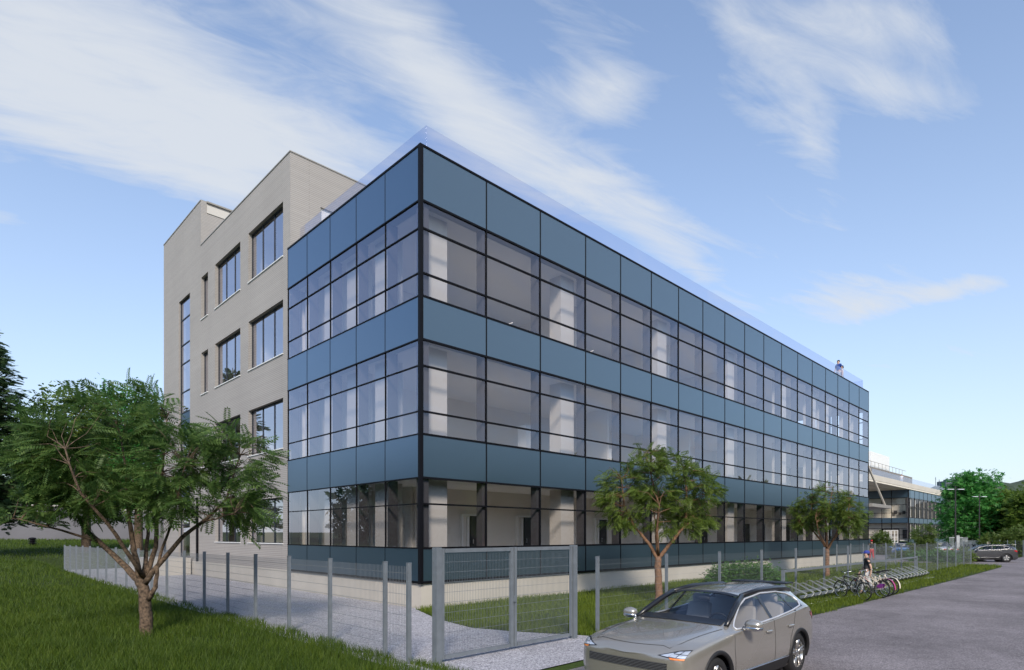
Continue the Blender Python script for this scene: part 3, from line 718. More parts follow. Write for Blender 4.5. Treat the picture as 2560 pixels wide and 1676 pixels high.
for z0, z1 in FW:
    mid = (z0 + 0.55 * (z1 - z0))
    for i, (a, b) in enumerate(zip(FX[:-1], FX[1:])):
        wn = MB().quad((a, 0.03, z0), (b, 0.03, z0), (b, 0.03, z1), (a, 0.03, z1)).build('window', 'far_glass', Q)
        g = MB().box(b - 1.15, b - 0.03, 0.06, 0.2, z0, z1)
        if i: g.box(a + 0.03, a + 0.2, 0.06, 0.2, z0, z1)
        g.box(a + 0.2, b - 1.25, 0.01, 0.09, mid - 0.06, mid + 0.06)
        g.build('frame', 'fin_grey', wn)
    for a, b in zip(FYM[:-1], FYM[1:]):
        wn = MB().quad((0.03, a, z0), (0.03, b, z0), (0.03, b, z1), (0.03, a, z1)).build('window', 'far_glass', Q)
        for zz_ in (z0 + 0.25 * (z1 - z0), z0 + 0.66 * (z1 - z0)): MB().box(-0.02, 0.08, a + 0.06, b - 0.06, zz_ - 0.04, zz_ + 0.04).build('transom', 'black_frame', wn)
    m = MB(); m.box(1.2, 30.9, 0.3, 0.4, z0 - 0.3, z1 + 0.2); m.box(1.2, 1.3, 0.4, 12.8, z0 - 0.3, z1 + 0.2); m.build('interior_wall', 'column_paint', Q)
    MB().box(0.2, 30.9, 0.2, 12.9, z1 + 0.1, z1 + 0.2).build('ceiling', 'ceiling_paint', Q)
    MB().box(0.2, 30.9, 0.2, 12.9, z0 - 0.35, z0 - 0.2).build('floor_slab', 'floor_vinyl', Q)
for (y_, z_, s) in ((0.9, 6.35, 0.30), (1.55, 6.1, 0.24), (2.2, 6.4, 0.33)): MB().box(0.8, 0.86, y_ - s * 0.8, y_ + s * 0.8, z_ - s, z_ + s).build('wall_board', 'fin_grey', Q)
MB().box(1.05, 1.18, 2.8, 4.0, 5.2, 7.6).build('inner_door', 'soffit_board', Q)
MB().box(1.05, 1.18, 0.35, 1.15, 1.7, 3.3).build('wall_board', 'fin_grey', Q)
dr = MB(); dr.box(-0.06, 0.1, 1.40, 1.55, 0.86, 3.45); dr.box(-0.06, 0.1, 3.95, 4.1, 0.86, 3.45); dr.box(-0.055, 0.1, 1.55, 3.95, 3.25, 3.45)
dr = dr.build('entrance_door', 'black_frame', Q)
for a, b in ((1.58, 2.70), (2.80, 3.92)):
    l = MB()
    for q in (a + 0.06, (a + b) / 2, b - 0.06): l.box(-0.04, 0.02, q - 0.06, q + 0.06, 0.9, 3.2)
    for z in (0.98, 1.95, 3.15): l.box(-0.035, 0.015, a + 0.12, b - 0.12, z - 0.06, z + 0.06)
    l.build('door_leaf', 'white_paint', dr)
MB().box(-24.0, 34.0, -0.25, 30.0, 10.36, 10.60).build('soffit', 'soffit_board', Q)
MB().box(-24.05, 34.05, -0.30, 30.05, 10.60, 11.42).build('roof', 'fascia_board', Q)
m = MB()
for i in range(1, 6): m.box(-23.9, -0.05, i * 2.2, i * 2.2 + 0.05, 10.33, 10.358)
m.build('soffit_joint', 'coping', Q)
MB().box(-22.0, 33.9, -0.05, -0.02, 11.42, 12.35).build('balustrade', 'balustrade_glass', Q)
bx = at(2280.7, 128).x - fx; by = at(2280.7, 128).y - fy
MB().box(bx - 60, bx, by, by + 12, 11.3, zat(1194, 128)).build('brick_block', 'far_brick', Q)
zt = zat(1194, 128)
m = MB(); m.box(bx - 26, bx - 13.5, by + 1.0, by + 5, zt - 0.2, zt + 3.2); m.build('plant_room', 'white_paint', Q)
m = MB()
for k in range(14): m.box(bx - 38 + k * 2.4, bx - 37.94 + k * 2.4, by + 0.3, by + 0.36, zt, zt + 1.1)
m.box(bx - 40, bx - 4, by + 0.3, by + 0.36, zt + 1.05, zt + 1.12); m.build('roof_rail', 'coping', Q)
# ---------------------------------------------------------------- ground, road, paths
def sheet(name, pts, z, m):
    return struct(MB().poly([(p[0], p[1], z) for p in pts]).build(name, m))
g = MB().quad((-2500, -2500, -0.12), (2500, -2500, -0.12), (2500, 2500, -0.12), (-2500, 2500, -0.12)).build('ground', 'soil_grass'); struct(g)
ed = [(-40, -8.95), (-2.2, -8.95), (1.0, -9.35), (6.8, -9.38), (12.5, -9.38), (20, -9.45), (30, -9.52), (43, -9.45), (47.2, -9.3), (48.6, -8.7), (49.2, -7.6), (49.5, -5), (50.5, 12), (60, 14), (75, 4), (68, -4), (67.5, -6.5), (70, -8.0), (140, -9), (140, -22), (-40, -22)]
sheet('road', ed, -0.012, 'asphalt')
sheet('gravel_path', [(-5.4, -8.62), (-0.9, -8.62), (0.2, -8.0), (-0.2, -6.9), (-0.9, -5.5), (-1.35, -4.1), (-1.0, -2.2), (-0.15, 0.02), (0.02, 0.3), (0.02, 34.5), (-5.3, 34.5)], 0.0, 'gravel')
sheet('pavement', [(48.3, -2.6), (49.6, -2.6), (50.6, 12.2), (60, 14.2), (80, 9.0), (112, 9.0), (112, 30), (48.3, 30)], 0.006, 'pavement')
sheet('site_lawn', [(0.2, -8.0), (-0.2, -6.9), (-0.9, -5.5), (-1.35, -4.1), (-1.0, -2.2), (-0.15, 0.06), (48.3, 0.06), (48.3, -2.6), (49.5, -2.6), (49.2, -7.6), (48.6, -8.7), (47.2, -9.3), (43, -9.45), (30, -9.52), (20, -9.45), (6.8, -9.38), (1.0, -9.35), (-0.5, -9.12)], -0.004, 'soil_grass')
sheet('verge', [(-5.4, -8.95), (-2.2, -8.95), (-0.5, -9.12), (0.2, -8.0), (-0.9, -8.66), (-5.4, -8.66)], -0.006, 'verge_turf')
# climbing lawn
xs = np.unique(np.concatenate([np.linspace(-95, -8, 40), np.linspace(-8, -5, 13), np.linspace(-5, 60, 40)])); ys = np.unique(np.concatenate([np.linspace(-30, 8, 16), np.linspace(8, 40, 33), np.linspace(40, 120, 41), [34.5]]))
XX, YY = np.meshgrid(xs, ys); ZZ = lawn_h(XX, YY) - 0.006
V = np.stack([XX, YY, ZZ], -1).reshape(-1, 3); nx = len(xs); Qd = []
for j in range(len(ys) - 1):
    for i in range(nx - 1):
        xm, ym = (xs[i] + xs[i + 1]) / 2, (ys[j] + ys[j + 1]) / 2
        if xm < -5.0 or ym > 34.5:
            Qd.append((j * nx + i, j * nx + i + 1, (j + 1) * nx + i + 1, (j + 1) * nx + i))
struct(raw_mesh('lawn', V, Qd, 'soil_grass', smooth=True))
# far bank across the driveway
sheet('bank', [(70, -8.0), (67.5, -6.5), (68, -4), (78, 3), (112, 8.9), (160, 8.9), (160, -9)], -0.004, 'verge_turf')

# hills far off
def hill(name, f, px0, px1, prof, m, depth=160):
    n = 60; top = []; V = []; Qd = []
    for i in range(n + 1):
        px = px0 + (px1 - px0) * i / n
        y = np.interp(px, [p[0] for p in prof], [p[1] for p in prof])
        h = zat(y, f) + 3.0 * math.sin(i * 2.3) * f / 700 * 0.5 + 1.5 * math.sin(i * 5.1) * f / 700
        for k, (q, hh) in enumerate(((0, -0.3), (0.25, 0.45), (0.55, 0.85), (1.0, 1.0), (1.6, 0.7))):
            p = at(px, f - depth + depth * q); V.append((p.x, p.y, h * hh))
    for i in range(n):
        for k in range(4):
            a = i * 5 + k; Qd.append((a, a + 5, a + 6, a + 1))
    struct(raw_mesh(name, V, Qd, m, smooth=True))
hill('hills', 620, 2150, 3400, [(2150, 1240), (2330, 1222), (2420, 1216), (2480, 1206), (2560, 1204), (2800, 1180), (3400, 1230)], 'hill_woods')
hill('far_ridge', 1500, 1900, 3000, [(1900, 1262), (2250, 1236), (2400, 1222), (2700, 1240), (3000, 1260)], 'far_haze_tint', 300)
p = at(2374, 1150)
t = thing('tower_block', 'grey tower block on the haze-tinted skyline beside the round green tree', 'building', (p.x, p.y, 60), AA)
MB().box(-12, 12, -16, 16, 0, zat(1204, 1150) - 60).build('wall', 'far_haze_tint', t)
MB().box(-6, 6, -8, 8, zat(1204, 1150) - 60, zat(1202, 1150) - 58).build('roof_plant', 'far_haze_tint', t)
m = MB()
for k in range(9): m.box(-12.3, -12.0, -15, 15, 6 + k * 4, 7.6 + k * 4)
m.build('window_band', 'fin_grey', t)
for px, lab in ((2339, 'slender radio mast on the skyline, the taller of two'), (2348, 'slender radio mast on the skyline, the shorter of two')):
    p = at(px, 1100); t = thing('radio_mast', lab, 'mast', (p.x, p.y, 60), 0, 'masts on the skyline')
    h = zat(1193 if px < 2345 else 1199, 1100) - 60
    MB().tube([(0, 0, 0), (0, 0, h)], [0.9, 0.35], 6).build('pole', 'far_haze_tint', t)
    MB().box(-3, 3, -0.3, 0.3, h - 4, h - 3.2).build('crossarm', 'far_haze_tint', t)

# retaining wall and hedge behind the lawn
pa, pb = at(-160, 68), at(430, 79)
t = thing('retaining_wall', 'long plain grey retaining wall at the top of the sloping lawn', 'wall', (pa.x, pa.y, 0))
n = 12
m = MB()
for i in range(n):
    a = pa.lerp(pb, i / n); b = pa.lerp(pb, (i + 1) / n); z0 = 6.4 - 1.1 * i / n; z1 = 6.4 - 1.1 * (i + 1) / n
    nn = Vector((-(b - a).y, (b - a).x, 0)).normalized()
    if nn.dot(Vector((CX, CY, 0)) - a) > 0: nn = -nn
    a2, b2 = a + nn * 3.0, b + nn * 3.0; a3, b3 = a + nn * 3.6, b + nn * 3.6
    m.quad((a.x, a.y, 0.8), (b.x, b.y, 0.8), (b2.x, b2.y, z1), (a2.x, a2.y, z0)); m.quad((a2.x, a2.y, z0), (b2.x, b2.y, z1), (b3.x, b3.y, z1), (a3.x, a3.y, z0))
    m.quad((a3.x, a3.y, z0), (b3.x, b3.y, z1), (b3.x, b3.y, 0.8), (a3.x, a3.y, 0.8))
m.build('wall', 'retaining_concrete', t, world=True)
m = MB().tube([tuple(pa.lerp(pb, i / n) + nn * 3.3 + Vector((0, 0, 6.45 - 1.1 * i / n))) for i in range(n + 1)], 0.18, 6)
m.build('coping', 'concrete', t, world=True)

# ---------------------------------------------------------------- fences
def mesh_wires(p, q, z0, z1, dx=0.05, dz=0.2, wv=0.0017, wh=0.0026):
    m = MB(); p = Vector(p); q = Vector(q); L = (q - p).length; d = (q - p) / L
    n = int(L / dx)
    for i in range(1, n):
        c = p + d * (i * L / n); za = z0 + (c.z if len(c) > 2 else 0)
        m.box(c.x - wv / 1, c.x + wv / 1, c.y - wv, c.y + wv, z0, z1)
    k = int((z1 - z0) / dz)
    for j in range(k + 1):
        z = z0 + 0.03 + j * dz
        if z > z1: break
        m.obox(p[:2], q[:2], wh * 2, z - wh, z + wh)
    return m
def fence(name, label, pts, H, group=None, wv=0.0010):
    t = thing(name, label, 'fence', (pts[0][0], pts[0][1], 0), 0, group)
    for i, (x, y, z) in enumerate(pts):
        m = MB().box(x - 0.04, x + 0.04, y - 0.03, y + 0.03, -0.3, z + H); m.box(x - 0.044, x + 0.044, y - 0.034, y + 0.034, z + H, z + H + 0.015)
        m.build('post', 'galvanised', t, world=True)
        if i < len(pts) - 1:
            x2, y2, z2 = pts[i + 1]
            zb = (z + z2) / 2
            off = 0.035
            if abs(x2 - x) > abs(y2 - y): a, b = (x + 0.04, y + off), (x2 - 0.04, y2 + off)
            else: a, b = (x + off, y + 0.04), (x2 + off, y2 - 0.04)
            mesh_wires(a, b, zb + 0.04, zb + H - 0.06, 0.05, 0.2, wv, wv * 1.6).build('mesh_panel', 'wire_grey', t, world=True)
    return t
ly = [-6.55, -5.74] + [-3.5 + 2.115 * i for i in range(18)]
fence('mesh_fence', 'grey wire mesh fence on thin posts between the climbing lawn and the gravel path', [(-4.96, y, -0.0045 * max(0, y)) for y in ly], 1.86, None, 0.0022)
fence('mesh_fence', 'grey wire mesh fence on thin posts running along the road verge behind the bicycle rack', [(0.17 + 3.1 * i, -7.0, 0.0) for i in range(17)], 1.86)
fence('mesh_fence', 'grey wire mesh fence closing the driveway end of the site lawn', [(29.8 + 2.55 * i, -3.1 - 0.05 * i, 0.0) for i in range(6)], 1.78)
a, b = at(2462, 66), at(2640, 62)
fence('mesh_fence', 'grey wire mesh fence behind the dark grey car at the foot of the trees', [tuple(a.lerp(b, i / 9.0)) for i in range(10)], 1.8)

GY = -6.95
t = thing('gate', 'double leaf grey steel mesh gate across the gravel path', 'gate', (-4.6, GY, 0))
for x, w_ in ((-4.61, 0.06), (-0.67, 0.06)):
    MB().box(x - w_, x + w_, GY - 0.07, GY + 0.07, -0.3, 2.16).build('post', 'galvanised', t, world=True)
for a, b in ((-4.53, -2.64), (-2.61, -0.75)):
    m = MB(); w_ = 0.038
    m.box(a, a + 2 * w_ * (1.0 if a < -4 else 0.9), GY - 0.03, GY + 0.03, 0.06, 2.14); m.box(b - 2 * w_ * (1.0 if b < -2 else 0.5), b, GY - 0.03, GY + 0.03, 0.06, 2.14)
    m.box(a + 0.09, b - 0.09, GY - 0.028, GY + 0.028, 2.06, 2.135); m.box(a + 0.09, b - 0.09, GY - 0.028, GY + 0.028, 0.065, 0.135)
    lf = m.build('leaf_frame', 'galvanised', t, world=True)
    mw = mesh_wires((a + 0.09, GY), (b - 0.09, GY), 0.14, 2.06, 0.04, 0.19, 0.0022, 0.0030).build('mesh_infill', 'galvanised', lf)
    mw.matrix_parent_inverse = Matrix.Translation(t.location).inverted() @ Matrix.Identity(4)
    mw.matrix_parent_inverse = Matrix.Identity(4)
MB().box(-2.66, -2.59, GY - 0.06, GY - 0.03, 1.0, 1.12).build('lock_box', 'galvanised', t, world=True)

# ---------------------------------------------------------------- bicycle rack
RX0, RX1, RY = 10.2, 29.4, -7.45
t = thing('bicycle_rack', 'long galvanised bicycle rack of bent tube stands on the grass verge', 'bicycle rack', ((RX0 + RX1) / 2, RY, 0))
ox = (RX0 + RX1) / 2
for x in (RX0, RX1):
    MB().box(x - ox - 0.05, x - ox + 0.05, -0.05, 0.05, -0.2, 1.16).build('post', 'galvanised', t)
MB().box(RX0 - ox + 0.05, RX1 - ox - 0.05, -0.035, 0.035, 1.06, 1.14).build('rail', 'galvanised', t)
MB().box(RX0 - ox + 0.05, RX1 - ox, -0.62, -0.54, 0.20, 0.28).build('beam', 'galvanised', t)
MB().box(RX0 - ox + 0.05, RX1 - ox, 0.10, 0.16, 0.20, 0.28).build('beam', 'galvanised', t)
i = 0; x = RX0 + 0.4
hoop_me = {}
for tall in (0, 1):
    zt = 0.66 if tall else 0.60
    m = MB()
    for s in (-0.055, 0.055):
        m.tube([(s, 0.12, 0.02), (s, 0.12, zt - 0.12), (s, 0.07, zt - 0.03), (s, -0.02, zt), (s, -0.62, 0.34), (s, -0.66, 0.28), (s * 2.4, -0.62, 0.20), (s * 3.0, -0.50, 0.15), (s * 3.0, -0.42, 0.02)], 0.014, 6)
    m.tube([(-0.17, -0.42, 0.02), (-0.17, -0.95, 0.02), (0.17, -0.95, 0.02), (0.17, -0.42, 0.02)], 0.014, 6)
    hoop_me[tall] = m
first = {}
while x < RX1:
    k = i % 2
    if k not in first:
        o = hoop_me[k].build('stand', 'rack_tube', t, smooth=True); first[k] = o
    else:
        o = first[k].copy(); COL.objects.link(o); o.parent = t
    o.location = (x - ox, 0, 0)
    x += 0.70; i += 1

# ---------------------------------------------------------------- bicycles
def ring(m, c, r, tr, n=28, s=6): m.tube([(c[0] + r * math.cos(2 * math.pi * i / n), c[1], c[2] + r * math.sin(2 * math.pi * i / n)) for i in range(n)], tr, s, closed=True)
def bicycle(label, loc, rotz, frame_m, guard=None, skirt=None, low=False):
    t = thing('bicycle', label, 'bicycle', loc, rotz, 'bicycles parked at the rack')
    r = 0.335; hw, hf = (-0.52, 0, r), (0.55, 0, r)
    for h in (hw, hf):
        m = MB(); ring(m, h, r - 0.018, 0.018, 32); wh = m.build('wheel', 'cloth_black', t, smooth=True)
        m = MB(); ring(m, h, r - 0.045, 0.010, 28, 5); m.tube([(h[0], -0.04, h[2]), (h[0], 0.04, h[2])], 0.025, 8)
        for k in range(14):
            a = 2 * math.pi * k / 14; m.tube([h, (h[0] + (r - 0.05) * math.cos(a), (0.02 if k % 2 else -0.02) * 0, h[2] + (r - 0.05) * math.sin(a))], 0.0022, 3, cap=False)
        m.build('rim', 'steel', wh)
    m = MB(); bb = (-0.08, 0, 0.28); st = (-0.24, 0, 0.80); hd = (0.36, 0, 0.86); hl = (0.40, 0, 0.70)
    m.tube([bb, st], 0.016, 8); m.tube([hl, bb], 0.019, 8); m.tube([hd, hl], 0.018, 8)
    m.tube([(-0.225, 0, 0.76) if not low else (-0.15, 0, 0.50), (0.37, 0, 0.82) if not low else (0.38, 0, 0.76)], 0.016, 8)
    for s in (-0.05, 0.05):
        m.tube([(hw[0], s, r), (bb[0], s * 0.6, bb[2])], 0.010, 6); m.tube([(hw[0], s, r), (st[0] + 0.01, s * 0.3, 0.74)], 0.009, 6)
    m.build('frame', frame_m, t, smooth=True)
    m = MB()
    for s in (-0.05, 0.05): m.tube([(0.41, s * 0.7, 0.70), (0.45, s, 0.58), hf[0:1] + (s,) + (r,)], 0.012, 6)
    m.tube([(0.41, -0.05, 0.70), (0.41, 0.05, 0.70)], 0.016, 6); m.build('fork', frame_m, t, smooth=True)
    m = MB(); m.tube([hd, (0.34, 0, 0.97)], 0.013, 6); m.tube([(0.22, -0.29, 1.03), (0.30, -0.2, 1.01), (0.36, 0, 0.97), (0.30, 0.2, 1.01), (0.22, 0.29, 1.03)], 0.012, 8)
    hb = m.build('handlebar', 'steel', t, smooth=True)
    m = MB()
    for s in (-1, 1): m.tube([(0.26, s * 0.25, 1.022), (0.16, s * 0.31, 1.035)], 0.017, 8)
    m.build('grip', 'cloth_black', hb)
    m = MB(); m.tube([st, (-0.265, 0, 0.92)], 0.012, 6); m.build('seat_post', 'steel', t)
    m = MB(); m.ball((-0.31, 0, 0.945), (0.12, 0.085, 0.03)); m.ball((-0.19, 0, 0.945), (0.12, 0.035, 0.022)); m.build('saddle', 'cloth_black', t, smooth=True)
    m = MB(); m.lathe([(0.095, -0.055), (0.095, -0.048)], 'y', bb, 20); m.tube([(bb[0], -0.07, bb[2]), (bb[0] + 0.10, -0.08, bb[2] - 0.13)], 0.011, 6); m.tube([(bb[0], 0.07, bb[2]), (bb[0] - 0.10, 0.08, bb[2] + 0.13)], 0.011, 6)
    m.box(bb[0] + 0.05, bb[0] + 0.15, -0.17, -0.08, bb[2] - 0.145, bb[2] - 0.12); m.box(bb[0] - 0.15, bb[0] - 0.05, 0.08, 0.17, bb[2] + 0.12, bb[2] + 0.145)
    m.build('crankset', 'steel', t)
    if guard:
        for h, a0, a1 in ((hw, 20, 190), (hf, 30, 150)):
            m = MB()
            pts = [(h[0] + (r + 0.02) * math.cos(R(a)), h[2] + (r + 0.02) * math.sin(R(a))) for a in np.linspace(a0, a1, 16)]
            for p, q in zip(pts[:-1], pts[1:]): m.quad((p[0], -0.032, p[1]), (q[0], -0.032, q[1]), (q[0], 0.032, q[1]), (p[0], 0.032, p[1]))
            g = m.build('mudguard', guard, t)
            md = g.modifiers.new('thick', 'SOLIDIFY'); md.thickness = 0.006
    if skirt:
        for s in (-0.05, 0.05):
            pts = [(hw[0] + (r - 0.13) * math.cos(R(a)), s, hw[2] + (r - 0.13) * math.sin(R(a))) for a in np.linspace(20, 120, 14)]
            m = MB().poly([(hw[0], s, hw[2])] + pts).build('skirt_guard', skirt, t); md = m.modifiers.new('thick', 'SOLIDIFY'); md.thickness = 0.004
    return t
mat('pink_paint', (0.42, 0.06, 0.20), 0.4, coat=0.4); mat('purple_paint', (0.28, 0.05, 0.30), 0.4, coat=0.4); mat('cream_paint', (0.70, 0.62, 0.50), 0.4, coat=0.4); mat('bike_black', (0.012, 0.012, 0.013), 0.35, coat=0.5)
bicycle('slim black bicycle standing a little apart, in front of the walking person', (13.25, -8.78, 0.0), R(62), 'bike_black')
bicycle('pale bicycle with a small purple skirt guard, nearest the black bicycle', (14.75, -8.95, 0.0), R(66), 'cream_paint', None, 'purple_paint', True)
bicycle('pale bicycle with bright pink mudguards, between two other pale bicycles', (15.55, -8.90, 0.0), R(67), 'cream_paint', 'pink_paint', None, True)
bicycle('cream bicycle with cream mudguards, last of the parked bicycles', (16.5, -8.85, 0.0), R(66), 'cream_paint', 'cream_paint', None, True)

# ---------------------------------------------------------------- street lamps, bollard lamp, sign wall, white gate, boom
def lamp(px, f, label):
    p = at(px, f); t = thing('street_lamp', label, 'street lamp', (p.x, p.y, 0), AA - math.pi / 2, 'street lamps at the driveway')
    m = MB(); m.tube([(0, 0, -0.3), (0, 0, 1.6)], 0.095, 10); m.tube([(0, 0, 1.6), (0, 0, 7.4)], [0.07, 0.05], 10); m.build('pole', 'pole_dark', t)
    for s in (-1, 1):
        a = MB().tube([(0, 0, 7.0), (s * 0.3, 0, 7.06)], 0.03, 6).build('arm', 'pole_dark', t)
        h = MB().box(min(s * 0.22, s * 0.85), max(s * 0.22, s * 0.85), -0.11, 0.11, 7.05, 7.11).build('lamp_head', 'lamp_white', t, bevel=0.02)
lamp(2388.7, 62, 'dark double armed street lamp, the taller looking and nearer one'); lamp(2448.7, 74, 'dark double armed street lamp, the farther one, rising behind the dark grey car')
p = at(81, 60); z = float(lawn_h(p.x, p.y))
t = thing('garden_lamp', 'squat black layered garden lamp on the sloping lawn', 'lamp', (p.x, p.y, z))
MB().lathe([(0.36, 0), (0.36, 0.06), (0.2, 0.1), (0.2, 0.7), (0.1, 0.75)], 'z', (0, 0, 0), 20).build('stem', 'black_frame', t)
for z0 in (0.20, 0.40): MB().lathe([(0.33, z0), (0.35, z0 + 0.03), (0.31, z0 + 0.10), (0.05, z0 + 0.11)], 'z', (0, 0, 0), 24).build('louvre_ring', 'black_frame', t)
MB().lathe([(0.33, 0.60), (0.34, 0.66), (0.26, 0.78), (0.02, 0.82)], 'z', (0, 0, 0), 24).build('cap', 'black_frame', t)

pA, pB, pC = at(2392, 84), at(2455, 80), at(2472, 70)
t = thing('sign_wall', 'low beige masonry wall carrying dark letters beside the entrance', 'wall', (pA.x, pA.y, 0))
m = MB(); m.obox(pA[:2], pB[:2], 0.4, -0.2, 1.62); m.obox(pB[:2], pC[:2], 0.4, -0.2, 1.95); m.build('wall', 'beige_stone', t, world=True)
cu = bpy.data.curves.new('letters', 'FONT'); cu.body = 'CAMPUS'; cu.size = 1.25; cu.extrude = 0.03; cu.align_x = 'CENTER'
to = bpy.data.objects.new('letters', cu); COL.objects.link(to); me = evaluated(to); bpy.data.objects.remove(to)
d = (pB - pA).normalized(); nrm = Vector((d.y, -d.x, 0))
if nrm.dot(Vector((CX, CY, 0)) - pA) < 0: nrm = -nrm
c = pA.lerp(pB, 0.52) + nrm * 0.23
o = link('lettering', me, 'fin_grey', t); rz = math.atan2(d.y, d.x)
o.matrix_parent_inverse = Matrix.Translation(t.location).inverted(); o.location = (c.x, c.y, 0.25); o.rotation_euler = (math.pi / 2, 0, rz)
p = at(2394, 72); t = thing('palisade_gate', 'white palisade gate with a lattice panel beside the beige sign wall', 'gate', (p.x, p.y, 0), AA - math.pi / 2)
m = MB()
for k in range(11): m.box(-0.95 + k * 0.15, -0.92 + k * 0.15, -0.02, 0.02, 0.05, 2.1)
m.build('bars', 'pale_metal', t)
for zr in (0.05, 2.0): MB().box(-1.0, 0.62, -0.025, 0.025, zr, zr + 0.07).build('rail', 'pale_metal', t)
MB().box(-0.15, 0.2, -0.06, 0.06, 0, 2.3).build('post', 'pale_metal', t)
m = MB()
for k in range(5): m.box(0.65 + k * 0.13, 0.68 + k * 0.13, -0.02, 0.02, 1.5, 2.05)
for k in range(4): m.box(0.62, 1.22, -0.018, 0.018, 1.52 + k * 0.16, 1.55 + k * 0.16)
m.build('lattice_panel', 'pale_metal', t)
p = at(2420, 58); t = thing('boom_barrier', 'red and white boom barrier across the driveway', 'barrier', (p.x, p.y, 0), AA - math.pi / 2)
MB().box(-0.12, 0.12, -0.12, 0.12, -0.1, 1.05).build('post', 'white_paint', t, bevel=0.02)
m1 = MB(); m2 = MB()
for k in range(8): (m1 if k % 2 == 0 else m2).box(-0.13 - 0.32 * (k + 1), -0.13 - 0.32 * k, -0.04, 0.04, 0.92, 1.02)
o1 = m1.build('boom', 'red_paint', t); m2.build('white_band', 'white_paint', o1)
# ---------------------------------------------------------------- cars (front towards +x)
mat('car_taupe', (0.41, 0.382, 0.338), 0.26, metal=0.55, var=0.03, coat=1.0)
mat('car_dark', (0.075, 0.075, 0.080), 0.32, metal=0.5, var=0.03, coat=1.0)
mat('car_white', (0.62, 0.63, 0.65), 0.35, metal=0.2, var=0.02, coat=1.0)
mat('car_blue', (0.03, 0.14, 0.36), 0.32, metal=0.4, var=0.03, coat=1.0)
mat('car_black', (0.010, 0.010, 0.012), 0.35, coat=0.3)
mat('plastic_black', (0.014, 0.014, 0.015), 0.6)
mat('tyre', (0.018, 0.018, 0.019), 0.75, bump=0.2, bscale=60)
mat('rim_silver', (0.62, 0.60, 0.57), 0.28, metal=0.9)
mat('trim_silver', (0.62, 0.63, 0.66), 0.4, metal=0.35)
mat('chrome', (0.66, 0.67, 0.69), 0.25, metal=1.0)
mat('seat_leather', (0.30, 0.27, 0.25), 0.65, var=0.1)
mat('cabin_dark', (0.035, 0.035, 0.04), 0.7)
mat('lamp_cell', (0.70, 0.74, 0.80), 0.12, metal=0.5)
mat('lamp_amber', (0.75, 0.22, 0.03), 0.2, coat=0.8)
mat('lamp_red', (0.45, 0.015, 0.02), 0.2, coat=0.8)
glass('car_glass', (0.93, 0.95, 0.95), (0.85, 0.9, 1.0), 0.03, 0.45)

WB, WR = 1.47, 0.36
#      x     w    z0    z1    zm    zb     xr    wr   z5    z6    z7    xc
ST = [(2.36, .60, .36, .44, .60, .74,   2.36, .44, .78, .785, .79, 2.38),
      (2.25, .86, .24, .38, .62, .80,   2.25, .60, .885, .905, .91, 2.30),
      (2.02, .935, .21, .38, .64, .88,  2.02, .62, .96, .985, .99, 2.05),
      (1.47, .955, .21, .38, .69, .96,  1.47, .66, 1.03, 1.055, 1.06, 1.47),
      (1.06, .950, .21, .38, .69, .985, 1.06, .72, 1.055, 1.085, 1.09, 1.10),
      (0.86, .950, .21, .38, .68, .99,  0.90, .77, 1.065, 1.10, 1.11, 1.02),
      (0.05, .955, .21, .38, .68, 1.03, 0.02, .60, 1.45, 1.50, 1.51, 0.12),
      (-.55, .955, .21, .38, .68, 1.06, -.55, .60, 1.49, 1.55, 1.56, -.55),
      (-1.20, .955, .21, .38, .70, 1.10, -1.20, .58, 1.48, 1.545, 1.555, -1.20),
      (-1.72, .950, .21, .40, .72, 1.15, -1.66, .56, 1.46, 1.545, 1.555, -1.70),
      (-1.98, .940, .22, .42, .74, 1.15, -2.02, .55, 1.41, 1.51, 1.525, -2.08),
      (-2.16, .915, .25, .46, .76, 1.10, -2.26, .66, 1.13, 1.16, 1.17, -2.32),
      (-2.30, .86, .30, .50, .76, .98,  -2.35, .60, .96, .965, .97, -2.40),
      (-2.36, .76, .34, .46, .60, .70,  -2.40, .52, .68, .67, .67, -2.43)]
